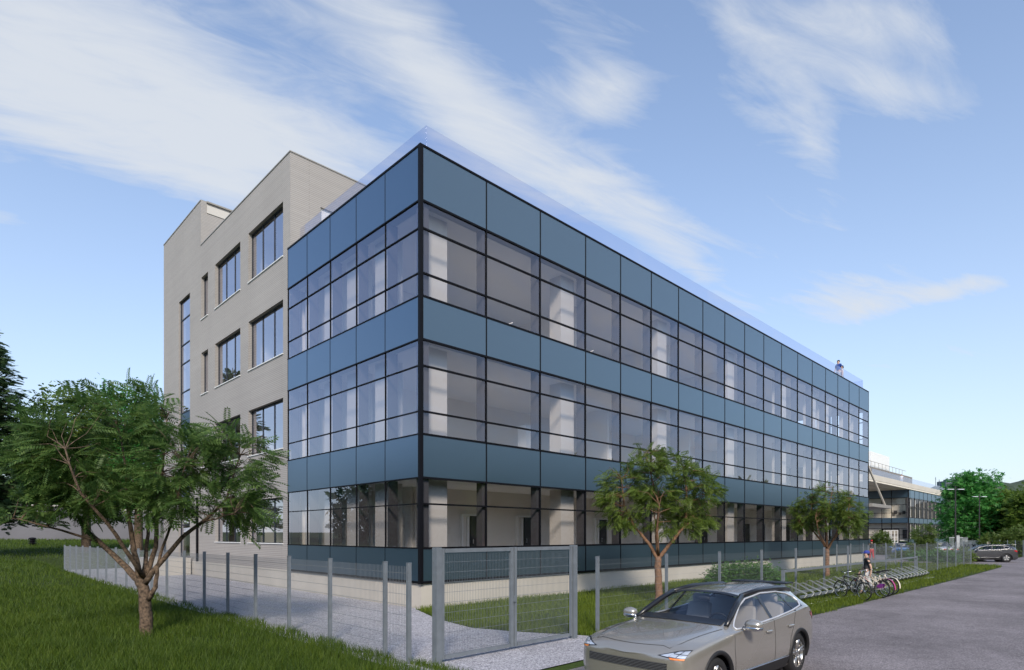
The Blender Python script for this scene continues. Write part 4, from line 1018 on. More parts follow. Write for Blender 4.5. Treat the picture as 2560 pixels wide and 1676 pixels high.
def car_mesh():
    cage = []
    for (x, w, z0, z1, zm, zb, xr, wr, z5, z6, z7, xc) in ST:
        cage.append([(x, w * .90, z0), (x, w * .985, z1), (x, w, zm), (x, w * .968, zb), (x, w * .945 if x < .9 and x > -2.0 else w * .90, zb + .02), (xr, wr, z5), ((xr + xc) / 2, wr * .6, z6), (xc, 0, z7)])
    V = []; F = []; MI = []
    n = len(cage)
    def idx(k, j, s): return (k * 15 + j) if s > 0 else (k * 15 + 14 - j)
    for st_ in cage:
        V += st_ + [(p[0], -p[1], p[2]) for p in reversed(st_[:7])]
    for k in range(n - 1):
        for c in range(14):
            j = c if c < 7 else 13 - c
            mi = 0
            if 5 <= k <= 8 and j == 4: mi = 2
            if k == 5 and j >= 5: mi = 1
            if k == 10 and j >= 5: mi = 3
            if 5 <= k <= 8 and j == 3: mi = 4
            F.append((k * 15 + c, k * 15 + c + 1, (k + 1) * 15 + c + 1, (k + 1) * 15 + c)); MI.append(mi)
    for k in (0, n - 1):
        for j in range(6): F.append((k * 15 + j, k * 15 + j + 1, k * 15 + 13 - j, k * 15 + 14 - j)); MI.append(0)
        F.append((k * 15 + 6, k * 15 + 7, k * 15 + 8)); MI.append(0)
    me = bpy.data.meshes.new('shell'); me.from_pydata(V, [], F)
    me.polygons.foreach_set('material_index', MI)
    for q in range(5): me.materials.append(MATS['car_taupe'])
    bm = bmesh.new(); bm.from_mesh(me)
    cr = bm.edges.layers.float.new('crease_edge')
    for e in bm.edges:
        a, b = e.verts[0].index, e.verts[1].index
        ja, jb = a % 15, b % 15; ja = ja if ja < 8 else 14 - ja; jb = jb if jb < 8 else 14 - jb; ka, kb = a // 15, b // 15
        if ja == jb and ja in (3, 4) and 4 <= min(ka, kb) and max(ka, kb) <= 10: e[cr] = 0.75
        if ja == jb == 5 and 5 <= min(ka, kb) and max(ka, kb) <= 11: e[cr] = 0.6
        if ja == jb == 0: e[cr] = 0.6
        if ka == kb and ka in (5, 6) and min(ja, jb) >= 5: e[cr] = 0.7
        if ka == kb and ka in (10, 11) and min(ja, jb) >= 5: e[cr] = 0.7
        if ka == kb == 9 and min(ja, jb) == 4: e[cr] = 0.4
    bmesh.ops.recalc_face_normals(bm, faces=bm.faces); bm.to_mesh(me); bm.free()
    o = bpy.data.objects.new('shell', me); COL.objects.link(o)
    md = o.modifiers.new('s', 'SUBSURF'); md.levels = 3; md.render_levels = 3
    m2 = evaluated(o); bpy.data.objects.remove(o)
    bm = bmesh.new(); bm.from_mesh(m2)
    RA = 0.415
    # open round wheel arches
    kill = []
    for f in bm.faces:
        c = f.calc_center_median()
        if abs(c.y) > 0.6 and c.z < 0.85:
            for wx in (WB, -WB):
                if (c.x - wx) ** 2 + (c.z - WR) ** 2 < RA * RA: kill.append(f); break
    bmesh.ops.delete(bm, geom=kill, context='FACES')
    for v in bm.verts:
        if v.is_boundary and abs(v.co.y) > 0.5 and v.co.z < 0.9 and v.co.z > 0.24:
            for wx in (WB, -WB):
                dx, dz = v.co.x - wx, v.co.z - WR; dd = math.hypot(dx, dz)
                if dd < RA + 0.09: v.co.x = wx + dx / dd * RA; v.co.z = WR + dz / dd * RA
    bm.normal_update()
    return bm
_cb = car_mesh()
_bvh = BVHTree.FromBMesh(_cb)
def side(x, z, s, off=0.004):
    h = _bvh.ray_cast(Vector((x, s * 3, z)), Vector((0, -s, 0)))
    if h[0] is None: return Vector((x, s * 0.9, z))
    return h[0] + Vector((0, s * off, 0))
def front(y, z, off=0.004, d=1):
    h = _bvh.ray_cast(Vector((d * 5, y, z)), Vector((-d, 0, 0)))
    if h[0] is None: return Vector((d * 2.2, y, z))
    n_ = h[1] if h[1].x * d > 0 else -h[1]
    return h[0] + n_ * off
def topz(x, y, off=0.004):
    h = _bvh.ray_cast(Vector((x, y, 5)), Vector((0, 0, -1)))
    return h[0] + Vector((0, 0, off))
def grid_patch(m, fn, U, Vv):
    n0 = len(m.v); nu, nv = len(U), len(Vv)
    for u in U:
        for v in Vv: m.v.append(tuple(fn(u, v)))
    for i in range(nu - 1):
        for j in range(nv - 1): m.f.append((n0 + i * nv + j, n0 + (i + 1) * nv + j, n0 + (i + 1) * nv + j + 1, n0 + i * nv + j + 1))
def quad_patch(m, fn, c, n=4):
    (a, b, c_, d) = [Vector(q) for q in c]
    def f2(u, v): p = a.lerp(b, u).lerp(d.lerp(c_, u), v); return fn(p.x, p.y)
    grid_patch(m, f2, np.linspace(0, 1, n), np.linspace(0, 1, n))
def car(label, loc, rotz, paint, name='parked_car', group=None):
    t = thing(name, label, 'car', loc, rotz, group)
    def sub(mi, nm, m, par):
        bm = _cb.copy(); bmesh.ops.delete(bm, geom=[f for f in bm.faces if f.material_index not in mi], context='FACES')
        for f in bm.faces: f.material_index = 0; f.smooth = True
        me = bpy.data.meshes.new(nm); bm.to_mesh(me); bm.free(); me.materials.clear(); me.materials.append(MATS[m])
        o = bpy.data.objects.new(nm, me); COL.objects.link(o); o.parent = par; return o
    body = sub((0,), 'body', paint, t)
    wsh = sub((1,), 'windshield', 'car_glass', t); sub((2,), 'side_window', 'car_glass', t); sub((3,), 'rear_window', 'car_glass', t)
    sub((4,), 'window_trim', paint, t)
    # dark surround of the windshield, pillars and roof edge
    m = MB()
    A = Vector((0.90, .77, 1.06)); 
    for s in (-1, 1):
        pts = [topz(1.04, s * .74, .01), topz(0.84, s * .755, .0) if False else Vector((0.90, s * .765, 1.075)), Vector((0.68, s * .725, 1.185)), Vector((0.36, s * .665, 1.335)), Vector((0.05, s * .605, 1.46))]
        m.tube(pts[1:], [0.035, 0.045, 0.045, 0.04], 8)
        m.tube([Vector((0.05, s * .60, 1.46)), Vector((-.55, s * .60, 1.503)), Vector((-1.2, s * .582, 1.492)), Vector((-1.66, s * .56, 1.472)), Vector((-1.98, s * .553, 1.425))], [0.035, 0.045, 0.05, 0.055, 0.04], 8)
        for x0, x1, wd in ((-.36, -.46, .05), (-1.32, -1.22, .03)):
            quad_patch(m, lambda x, z, s=s: side(x, z, s, .006), [(x0 - wd, 1.06 if x0 > -1 else 1.12), (x0 + wd, 1.06 if x0 > -1 else 1.12), (x1 + wd, 1.465), (x1 - wd, 1.465)], 5)
    U = np.linspace(-.70, .70, 12)
    def cowl(y, v): return topz(1.035 - abs(y) ** 2 * 0.20 - v * 0.17, y, .010)
    grid_patch(m, cowl, U, np.linspace(0, 1, 4))
    def head(y, v): return topz(0.10 - abs(y) * 0.10 + v * 0.07, y, .008)
    grid_patch(m, head, np.linspace(-.55, .55, 10), np.linspace(0, 1, 3))
    m.build('pillar_trim', 'car_black', body, smooth=True)
    m = MB()
    for x_ in (0,): m.box(-2.28, -1.95, -.52, .52, 1.515, 1.545)
    m.build('roof_spoiler', 'car_black', t, bevel=0.012)
    m = MB()
    for s in (-1, 1):
        zt = [(0.80, 1.06), (0.55, 1.185), (0.28, 1.32), (0.02, 1.405), (-.55, 1.455), (-1.2, 1.44), (-1.55, 1.39), (-1.70, 1.32), (-1.72, 1.26), (-1.60, 1.185), (-1.2, 1.135), (-.55, 1.085), (0.05, 1.055), (0.55, 1.03), (0.80, 1.03)]
        zf = [(zt[i][0] + (zt[(i + 1) % len(zt)][0] - zt[i][0]) * q, zt[i][1] + (zt[(i + 1) % len(zt)][1] - zt[i][1]) * q) for i in range(len(zt)) for q in (0, .2, .4, .6, .8)]
        m.tube([side(x_, z_, s, .009) for x_, z_ in zf], 0.016, 6, closed=True)
    m.build('chrome_strip', 'trim_silver', body, smooth=True)
    # door seams and handles
    m = MB()
    for s in (-1, 1):
        for seam in ([(0.95, .96), (0.98, .75), (0.95, .45), (0.90, .30)], [(-.42, 1.05), (-.42, .75), (-.42, .45), (-.44, .30)], [(-1.30, 1.10), (-1.20, .90), (-1.05, .70), (-1.00, .45), (-1.02, .32)]):
            P_ = []
            for (xa, za), (xb, zb) in zip(seam[:-1], seam[1:]):
                for q in np.linspace(0, 1, 6)[:-1]: P_.append(side(xa + (xb - xa) * q, za + (zb - za) * q, s, .0))
            m.tube(P_, 0.0045, 4)
    hs = MB()
    def hp(s): return [topz(x_, s * y_, .001) for x_, y_ in ((1.02, .76), (1.2, .74), (1.4, .72), (1.6, .70), (1.8, .68), (1.98, .66), (2.18, .60))]
    hs.tube(hp(-1) + [topz(2.25 - .12 * (y_ / .6) ** 2, y_, .001) for y_ in np.linspace(-.5, .5, 12)] + hp(1)[::-1], .005, 4); hs.build('hood_seam', 'plastic_black', body)
    m.build('door_seam', 'plastic_black', body)
    for s in (-1, 1):
        for x_ in (-.18, -1.05):
            p = side(x_, .90, s, .022)
            m = MB(); m.ball((p.x, p.y, p.z), (0.12, .022, .022), 12, 6); m.build('door_handle', paint, t, smooth=True)
    # sills
    for s in (-1, 1):
        m = MB(); grid_patch(m, lambda x_, z_, s=s: side(x_, z_, s, .012), np.linspace(-1.02, 1.02, 14), np.linspace(.22, .40, 4)); m.build('sill', 'plastic_black', t)
        m = MB(); m.tube([side(x_, .40, s, .014) for x_ in np.linspace(-.95, .95, 10)], 0.010, 6); m.build('sill_strip', 'chrome', t)
    # arches, wheels
    for s in (-1, 1):
        for wx in (WB, -WB):
            m = MB(); P_ = []
            for a in np.linspace(-12, 192, 22):
                x_, z_ = wx + .425 * math.cos(R(a)), WR + .425 * math.sin(R(a)); z_ = max(z_, .22)
                P_.append(Vector((x_, side(x_ , z_ + 0.015, s, .0).y - s * .012, z_)))
            m.tube(P_, 0.035, 8); m.build('wheel_arch', 'plastic_black', t, smooth=True)
            yc = s * .80
            MB().lathe([(.43, yc - s * .06), (.43, yc - s * .36)], 'y', (wx, 0, WR), 28).build('arch_liner', 'cabin_dark', t)
            m = MB(); m.lathe([(.235, yc + s * .10), (.25, yc + s * .115), (.335, yc + s * .105), (WR - .008, yc + s * .07), (WR, yc), (WR - .008, yc - s * .09), (.25, yc - s * .11)], 'y', (wx, 0, WR), 40, cap=False)
            wl = m.build('wheel', 'tyre', t, smooth=True)
            m = MB(); m.lathe([(.262, yc + s * .108), (.256, yc + s * .112), (.238, yc + s * .095), (.236, yc - s * .02)], 'y', (wx, 0, WR), 40, cap=False)
            for k in range(5):
                a = 2 * math.pi * k / 5 + .3
                for da in (-.13, .13):
                    u1 = Vector((math.cos(a), 0, math.sin(a))); u2 = Vector((math.cos(a + da), 0, math.sin(a + da)))
                    m.tube([Vector((wx, yc + s * .07, WR)) + u1 * .05, Vector((wx, yc + s * .085, WR)) + u2 * .15, Vector((wx, yc + s * .092, WR)) + u2 * .245], [.030, .026, .030], 6)
            m.lathe([(.065, yc + s * .06), (.06, yc + s * .095), (.02, yc + s * .10)], 'y', (wx, 0, WR), 18)
            m.build('rim', 'rim_silver', wl, smooth=True)
            MB().lathe([(.20, yc + s * .02), (.20, yc + s * .035)], 'y', (wx, 0, WR), 24).build('brake_disc', 'steel', wl)
    # underside and cabin
    m = MB(); m.box(-2.2, 2.15, -.62, .62, .20, .50); m.box(-1.05, 1.02, -.86, .86, .20, .50); m.box(-2.1, -1.2, -.55, .55, .5, .85); m.build('chassis', 'cabin_dark', t)
    m = MB(); m.box(.45, 1.0, -.78, .78, .5, .98)
    for s in (-1, 1): m.box(-1.65, .5, s * .86 - .03, s * .86 + .03, .5, 1.03)
    m.build('dashboard', 'cabin_dark', t, bevel=0.03)
    m = MB(); ring(m, (0, 0, 0), .18, .016, 24, 6); m.tube([(-.18, 0, 0), (.18, 0, 0)], .014, 6); o = m.build('steering_wheel', 'plastic_black', t, smooth=True)
    o.location = (.36, .38, 1.0); o.rotation_euler = (R(0), R(-25), R(90))
    def seat(x, y, wd):
        m = MB(); m.box(x - .25, x + .27, y - wd, y + wd, .48, .66)
        n0 = len(m.v); m.box(-.07, .07, y - wd, y + wd, 0, .62)
        for i in range(n0, len(m.v)):
            a, b_, c_ = m.v[i]; top = c_ / .62
            m.v[i] = (x - .22 + a * (1 - .3 * top) - c_ * .28, y + (b_ - y) * (1 - .18 * top), .62 + c_)
        st_ = m.build('seat', 'seat_leather', t, smooth=True, bevel=0.045)
        h = MB(); h.box(x - .47, x - .37, y - .15, y + .15, 1.22, 1.38); h.build('head_rest', 'seat_leather', st_, smooth=True, bevel=0.04)
    seat(-.12, .40, .25); seat(-.12, -.40, .25); seat(-1.0, .42, .33); seat(-1.0, -.42, .33)
    m = MB(); m.ball((.14, 0, 1.38), (.02, .12, .04)); m.build('rear_view_mirror', 'plastic_black', t, smooth=True)
    # mirrors
    for s in (-1, 1):
        mr_ = MB(); mr_.ball((.66, s * 1.07, 1.10), (.095, .135, .085), 14, 8); mr_ = mr_.build('wing_mirror', paint, t, smooth=True)
        m = MB(); m.tube([(.68, s * .92, 1.03), (.67, s * 1.02, 1.05)], .035, 8); m.ball((.66, s * 1.07, 1.055), (.098, .138, .05), 14, 6); m.build('mirror_foot', 'chrome', mr_, smooth=True)
    # grille
    m = MB(); grid_patch(m, lambda y, z: front(y, z, .004), np.linspace(-.64, .64, 25), np.linspace(.60, .715, 6)); gr = m.build('grille', 'plastic_black', t)
    m = MB()
    for k in range(6): m.tube([front(y, .608 + k * .020, .008) for y in np.linspace(-.64, .64, 25)], .0028, 4)
    m.build('slats', 'slat_grey', gr)
    m = MB(); grid_patch(m, lambda y, z: front(y, z, .004), np.linspace(-.62, .62, 17), np.linspace(.33, .42, 4)); m.build('lower_grille', 'plastic_black', t)
    # head lamps: a dark wedge with pale cells and an amber strip
    def wedge(y, z): return front(y, z, .006)
    DZ = .105
    for s in (-1, 1):
        m = MB(); quad_patch(m, wedge, [(s * .50, .705 + DZ), (s * .83, .655 + DZ), (s * .85, .775 + DZ), (s * .74, .770 + DZ)], 7); hl = m.build('headlight', 'car_black', t)
        m = MB(); f3 = lambda y, z: front(y, z, .011)
        for c in ([(.54, .706), (.645, .692), (.70, .74), (.685, .742)], [(.655, .697), (.735, .690), (.760, .722), (.690, .730)], [(.745, .689), (.830, .684), (.838, .718), (.770, .721)], [(.70, .736), (.765, .729), (.785, .758), (.742, .757)], [(.775, .728), (.840, .724), (.845, .762), (.795, .759)]):
            quad_patch(m, f3, [(s * q[0], q[1] + DZ) for q in c], 3)
        m.build('lamp_cells', 'lamp_cell', hl)
        m = MB(); quad_patch(m, f3, [(s * .655, .687 + DZ), (s * .68, .664 + DZ), (s * .825, .657 + DZ), (s * .83, .678 + DZ)], 4); m.build('indicator', 'lamp_amber', hl)
        m = MB(); quad_patch(m, lambda y, z: front(y, z, .006, -1), [(s * .52, .93), (s * .90, .90), (s * .91, 1.05), (s * .62, 1.00)], 5)
        quad_patch(m, lambda x_, z_, s=s: side(x_, z_, s, .007), [(-2.00, 1.00), (-2.24, .88), (-2.22, 1.04), (-2.08, 1.06)], 4); m.build('tail_light', 'lamp_red', t)
    m = MB(); m.box(-2.425, -2.405, -.26, .26, .60, .71); m.build('number_plate', 'white_paint', t)
    m = MB(); grid_patch(m, lambda y, z: front(y, z, .006, -1), np.linspace(-.72, .72, 12), np.linspace(.36, .56, 3)); m.build('rear_bumper', 'plastic_black', t)
    return t
near = car('taupe hatchback car with chrome window trim on the road beside the gate', (-2.13, -11.05, 0.0), math.pi, 'car_taupe')
near.scale = (1, 1, 0.985)
p1, p2 = W(43.0, 52.3), W(40.35, 53.3); q = (p1 + p2) / 2; d = (p2 - p1).normalized(); n_ = Vector((-d.y, d.x, 0))
if n_.dot(Vector((CX, CY, 0)) - q) > 0: n_ = -n_
q = q + n_ * 0.8
car('dark grey hatchback car turning into the driveway beside the fence end', (q.x, q.y, -0.01), math.atan2(d.y, d.x), 'car_dark')
p = at(2354, 68); car('white car parked behind the shrubs in front of the far building', (p.x, p.y, 0.0), R(200), 'car_white')
p = at(2256, 68); car('blue car parked between the two leafy shrubs by the far entrance door', (p.x, p.y, -0.1), R(190), 'car_blue')
_cb.free()
# ---------------------------------------------------------------- people (facing +x in their own frame)
def skinned(name, V, E, rads, m, par, root=0, lev=2):
    me = bpy.data.meshes.new(name); me.from_pydata(V, E, [])
    o = bpy.data.objects.new(name, me); COL.objects.link(o)
    md = o.modifiers.new('skin', 'SKIN'); md.use_smooth_shade = True
    for i, r in enumerate(rads): 
        sv = me.skin_vertices[0].data[i]; sv.radius = (r, r) if isinstance(r, (int, float)) else r
        sv.use_root = (i == root)
    sm = o.modifiers.new('sub', 'SUBSURF'); sm.levels = lev; sm.render_levels = lev
    m2 = evaluated(o); bpy.data.objects.remove(o)
    m2.materials.clear(); m2.materials.append(MATS[m]); m2.name = name
    m2.polygons.foreach_set('use_smooth', [True] * len(m2.polygons))
    o = bpy.data.objects.new(name, m2); COL.objects.link(o); o.parent = par
    return o
def person(label, loc, rotz, h, top, trousers, hair='hair_dark', cap=None, stride=0.16, arm=0.12, sleeve='short', long_hair=False, hand_fwd=0.0, skirt=None):
    t = thing('person', label, 'person', loc, rotz); k = h / 1.75
    V = []; E = []; Rr = []
    def add(p, r, par=None):
        V.append(tuple(q * k for q in p)); Rr.append(r * k if isinstance(r, (int, float)) else (r[0] * k, r[1] * k))
        if par is not None: E.append((par, len(V) - 1))
        return len(V) - 1
    pel = add((0, 0, .95), (.105, .15)); wst = add((0, 0, 1.10), (.095, .135), pel); ch = add((.0, 0, 1.30), (.11, .165), wst); sh = add((0, 0, 1.42), (.08, .12), ch)
    nk = add((.01, 0, 1.50), .055, sh); h0 = add((.025, 0, 1.57), (.075, .068), nk); h1 = add((.03, 0, 1.655), (.095, .078), h0); h2 = add((.02, 0, 1.715), (.07, .06), h1)
    add((.125, 0, 1.615), .016, h0)
    J = {}
    for s in (-1, 1):
        f = stride * s
        hp = add((0, s * .09, .90), .088, pel); kn = add((f * .55 + .03, s * .095, .50), .056, hp); an = add((f * 1.1 - (0.05 if f < 0 else 0), s * .095, .09 + (0.03 if f < 0 else 0)), .040, kn); to = add((f * 1.1 + .12, s * .105, .035), .035, an)
        a0 = add((0, s * .19, 1.40), .052, sh); el = add((-arm * s * .5 - .02 + hand_fwd * .4, s * .235, 1.12), .040, a0); wr = add((-arm * s + .06 + hand_fwd, s * .235, .88), .027, el)
        pm = add((-arm * s + .085 + hand_fwd, s * .23, .81), (.034, .017), wr)
        for q in range(4):
            dx = (-.024 + .016 * q); b1 = add((-arm * s + .09 + hand_fwd + dx, s * .228, .765), .0088, pm); add((-arm * s + .10 + hand_fwd + dx, s * (.222), .725 + .006 * abs(q - 1.4)), .0078, b1)
        tb = add((-arm * s + .118 + hand_fwd, s * .215, .82), .0095, wr); add((-arm * s + .135 + hand_fwd, s * .205, .785), .0085, tb)
        J[s] = (hp, kn, an, to, a0, el, wr)
    skinned('body', V, E, Rr, 'skin', t)
    P3 = [Vector(q) / k for q in V]
    def cloth(nm, chain_list, m, root_r):
        V2 = []; E2 = []; R2 = []; idx = {}
        def put(key, p, r):
            if key not in idx: idx[key] = len(V2); V2.append(tuple(q * k for q in p)); R2.append(tuple(q * k for q in r) if isinstance(r, tuple) else r * k)
            return idx[key]
        for ch_ in chain_list:
            prev = None
            for key, p, r in ch_:
                i = put(key, p, r)
                if prev is not None: E2.append((prev, i))
                prev = i
        return skinned(nm, V2, E2, R2, m, t)
    c = [[('p', (0, 0, .97), (.135, .178)), ('w', P3[wst], (.122, .165)), ('c', P3[ch], (.132, .185)), ('s', P3[sh], (.105, .150)), ('n', (0.005, 0, 1.52), .075)]]
    for s in (-1, 1):
        a0, el, wr = (P3[i] for i in J[s][4:7])
        mid = a0.lerp(el, .62)
        ch_ = [('s', P3[sh], (.105, .150)), (('a', s), a0, .078), (('m', s), mid, .068)]
        if sleeve == 'long': ch_ += [(('e', s), el, .054), (('r', s), el.lerp(wr, .92), .042)]
        c.append(ch_)
    cloth('shirt', c, top, 0)
    c = [[('p', (0, 0, 1.0), (.118, .162)), ('q', (0, 0, .92), (.125, .170))]]
    for s in (-1, 1):
        hp, kn, an = (P3[i] for i in J[s][:3])
        c.append([('q', (0, 0, .92), (.125, .170)), (('h', s), hp + Vector((0, 0, -.06)), .108), (('k', s), kn, .078), (('f', s), kn.lerp(an, .9), .066)])
    cloth('trousers', c, trousers, 0)
    for s in (-1, 1):
        an, to = P3[J[s][2]] * k, P3[J[s][3]] * k
        m = MB(); m.ball((an.x + .05 * k, an.y, an.z - .045 * k), (.135 * k, .05 * k, .045 * k), 12, 8); m.build('shoe', 'shoe', t, smooth=True)
    m = MB(); hc = Vector((.012, 0, 1.685)) * k
    if cap is None:
        m.ball((hc.x - .012 * k, 0, hc.z + .005 * k), (.112 * k, .096 * k, .095 * k), 14, 10)
        if long_hair: m.ball((hc.x - .06 * k, 0, hc.z - .09 * k), (.075 * k, .10 * k, .13 * k), 12, 8)
        m.build('hair', hair, t, smooth=True)
    else:
        m.ball((hc.x - .03 * k, 0, hc.z - .045 * k), (.085 * k, .088 * k, .075 * k), 12, 8); m.build('hair', hair, t, smooth=True)
        m = MB(); m.ball((hc.x, 0, hc.z + .02 * k), (.118 * k, .102 * k, .09 * k), 14, 10); m.box(hc.x + .05 * k, hc.x + .20 * k, -.075 * k, .075 * k, hc.z + .005 * k, hc.z + .02 * k); m.build('cap', cap, t, smooth=False)
    m = MB()
    for s in (-1, 1):
        m.ball((.118 * k, s * .032 * k, 1.655 * k), (.010 * k, .013 * k, .008 * k), 8, 6)
    m.build('eyes', 'hair_dark', t)
    return t
px = W(14.35, 24.4)
person('person in a blue cap, grey T-shirt and pale trousers walking past the black bicycle', (15.95 - .05, -8.55, 0.0), R(115), 1.72, 'cloth_charcoal', 'cloth_lightgrey', cap='cap_blue', stride=.2, arm=.16)
person('person in a blue T-shirt and pale trousers standing on the roof terrace', (42.6, 0.75, 14.86), R(160), 1.95, 'cloth_blue', 'cloth_lightgrey', stride=.08, arm=.1)
person('dark haired person in a white top standing on the roof terrace', (43.6, 0.78, 14.86), R(100), 1.72, 'cloth_white', 'cloth_lightgrey', stride=.06, arm=.08, long_hair=True)
p = at(2179, 57.5)
person('person in black jacket, red cap and red trousers past the glass front', (p.x, p.y, 0.0), R(40), 1.85, 'cloth_black', 'cloth_red', cap='cloth_red', sleeve='long', stride=.12)
p = at(2254, 107.5)
person('red haired person in a pale top on the roof of the far building', (p.x, p.y, 11.42), R(200), 1.75, 'cloth_white', 'cloth_lightgrey', hair='hair_red', stride=.05, long_hair=True)
# ---------------------------------------------------------------- foliage
def tpl_pinnate(pairs=8):
    V = []; Q = []
    def leaflet(b, d, L, w):
        d = d.normalized(); s = Vector((0, 0, 1)).cross(d) * w; n = len(V)
        V.extend([b, b + d * L * .45 + s, b + d * L + Vector((0, 0, -.05 * L)), b + d * L * .45 - s]); Q.append((n, n + 1, n + 2, n + 3))
    for i in range(pairs):
        x = .16 + .80 * i / (pairs - 1); z = -.22 * x * x; L = .30 * (1 - .45 * abs(x - .45))
        for s in (-1, 1): leaflet(Vector((x, s * .01, z)), Vector((.55, s * 1.0, -.25)), L, .048)
    leaflet(Vector((.97, 0, -.21)), Vector((1, 0, -.5)), .22, .045)
    n = len(V); V.extend([Vector((0, .006, 0)), Vector((.5, .005, -.055)), Vector((.5, -.005, -.055)), Vector((0, -.006, 0))]); Q.append((n, n + 1, n + 2, n + 3))
    n = len(V); V.extend([Vector((.5, .005, -.055)), Vector((1, .003, -.22)), Vector((1, -.003, -.22)), Vector((.5, -.005, -.055))]); Q.append((n, n + 1, n + 2, n + 3))
    return np.array([tuple(v) for v in V]), np.array(Q)
def tpl_leaf():
    return np.array([(0, 0, 0), (.45, .30, .05), (1, 0, -.12), (.45, -.30, .05)]), np.array([(0, 1, 2, 3)])
def tpl_spray():        # a short twig end with seven leaves
    V = []; Q = []
    for i, (x, a) in enumerate(((.1, 70), (.2, -65), (.4, 50), (.5, -50), (.7, 35), (.78, -35), (.9, 0))):
        d = np.array((math.cos(R(a)), math.sin(R(a)), -.25)); s = np.array((-d[1], d[0], .15)) * .15; b = np.array((x, 0, -.1 * x)); n = len(V)
        V += [b, b + d * .22 + s, b + d * .46, b + d * .22 - s]; Q.append((n, n + 1, n + 2, n + 3))
    return np.array(V), np.array(Q)
def tpl_star():
    V = []; Q = []
    for a, L in ((0, 1), (52, .85), (-52, .85), (105, .55), (-105, .55)):
        d = np.array((math.cos(R(a)), math.sin(R(a)), -.12)); s = np.array((-d[1], d[0], 0)) * .20 * L; n = len(V)
        V += [np.zeros(3), d * .5 * L + s, d * L, d * .5 * L - s]; Q.append((n, n + 1, n + 2, n + 3))
    return np.array(V), np.array(Q)
def tpl_needles():
    V = []; Q = []
    for i in range(9):
        x = i / 9; L = .34 * (1 - .55 * x)
        for s in (-1, 1):
            d = np.array((.7, s * .8, .10)); w = np.array((.08, -s * .03, 0)); b = np.array((x, 0, -.12 * x)); n = len(V)
            V += [b - w * .7, b + w, b + d * L + w * .4, b + d * L - w * .4]; Q.append((n, n + 1, n + 2, n + 3))
    return np.array(V), np.array(Q)
def scatter(tv, tq, P_, D, up, size, roll):
    """copies of a leaf at points P_ pointing along D; returns verts, quads"""
    n = len(P_); D = D / np.linalg.norm(D, axis=1, keepdims=True)
    Yv = np.cross(up, D); Yv /= np.maximum(np.linalg.norm(Yv, axis=1, keepdims=True), 1e-6); Zv = np.cross(D, Yv)
    c, s = np.cos(roll)[:, None], np.sin(roll)[:, None]; Y2 = Yv * c + Zv * s; Z2 = -Yv * s + Zv * c
    M = np.stack([D, Y2, Z2], 1) * size[:, None, None]
    V = np.einsum('mk,nkj->nmj', tv, M) + P_[:, None, :]
    Q = tq[None] + (np.arange(n) * len(tv))[:, None, None]
    return V.reshape(-1, 3), Q.reshape(-1, tq.shape[1])
def in_domes(domes, n, r, lo=.35):
    w = np.array([d[6] if len(d) > 6 else 1.0 for d in domes]); k = r.choice(len(domes), n, p=w / w.sum())
    u = r.normal(size=(n, 3)); u /= np.linalg.norm(u, axis=1, keepdims=True)
    rad = (lo ** 3 + (1 - lo ** 3) * r.random(n)) ** (1 / 3)
    d = np.array([q[:6] for q in domes])[k]
    return d[:, :3] + u * rad[:, None] * d[:, 3:6], u
def tree(name, label, loc, limbs, domes, tpl, n_twig, per, size, leafm, barkm, seed, rotz=0.0, droop=.35, spread=.35, twig=True, group=None, lo=.35, scale=1.0, cat='tree', zmin=None, outw=1.0):
    r = np.random.default_rng(seed); t = thing(name, label, cat, loc, rotz, group)
    m = MB(); nodes = []
    for pts, r0, r1 in limbs:
        pts = [np.array(p, float) for p in pts]; fine = []
        for a, b in zip(pts[:-1], pts[1:]):
            for q in np.linspace(0, 1, 4)[:-1]: fine.append(a + (b - a) * q + (r.normal(size=3) * .012 * scale if 0 < q else 0))
        fine.append(pts[-1]); k = len(fine)
        rad = [r0 + (r1 - r0) * (i / (k - 1)) ** .8 for i in range(k)]
        if pts[0][2] <= 0.01: rad[0] *= 1.25
        m.tube(fine, rad, 9)
        nodes += [f for i, f in enumerate(fine) if i > k * .35]
    C, U = in_domes(domes, n_twig, r, lo)
    nodes = np.array(nodes)
    PP = []; DD = []
    for c, u in zip(C, U):
        if zmin is not None and c[2] < zmin: continue
        i = np.argmin(((nodes - c) ** 2).sum(1) + 0.6 * np.maximum(0, nodes[:, 2] - c[2]) ** 2); a = nodes[i]
        mid = (a + c) / 2 + r.normal(size=3) * .10 * scale + np.array((0, 0, .10 * scale))
        if twig: m.tube([a, (a + mid) / 2 + r.normal(size=3) * .02 * scale, mid, c], [.013 * scale, .010 * scale, .007 * scale, .003 * scale], 4, cap=False)
        out_ = (c - a); out_[2] *= .5; out_ = out_ / max(np.linalg.norm(out_), 1e-6)
        for q in range(per):
            f = r.random() ** .6
            p = mid * (1 - f) + c * f if twig else c
            d = r.normal(size=3); d[2] *= .45; d = d / np.linalg.norm(d) + out_ * .9 * outw + u * .3; d[2] -= droop * (.4 + r.random())
            PP.append(p + r.normal(size=3) * spread * scale * .25); DD.append(d)
    m.build('trunk', barkm, t, smooth=True)
    PP = np.array(PP); DD = np.array(DD); n = len(PP)
    up = np.tile(np.array([0, 0, 1.0]), (n, 1)) + r.normal(size=(n, 3)) * .35
    V, Q = scatter(tpl[0], tpl[1], PP, DD, up, size * (.65 + .6 * r.random(n)), r.normal(size=n) * .45)
    raw_mesh('crown', V, Q, leafm, t)
    return t
PIN = tpl_pinnate(); LF = tpl_leaf(); SPR = tpl_spray(); STAR = tpl_star(); NDL = tpl_needles()

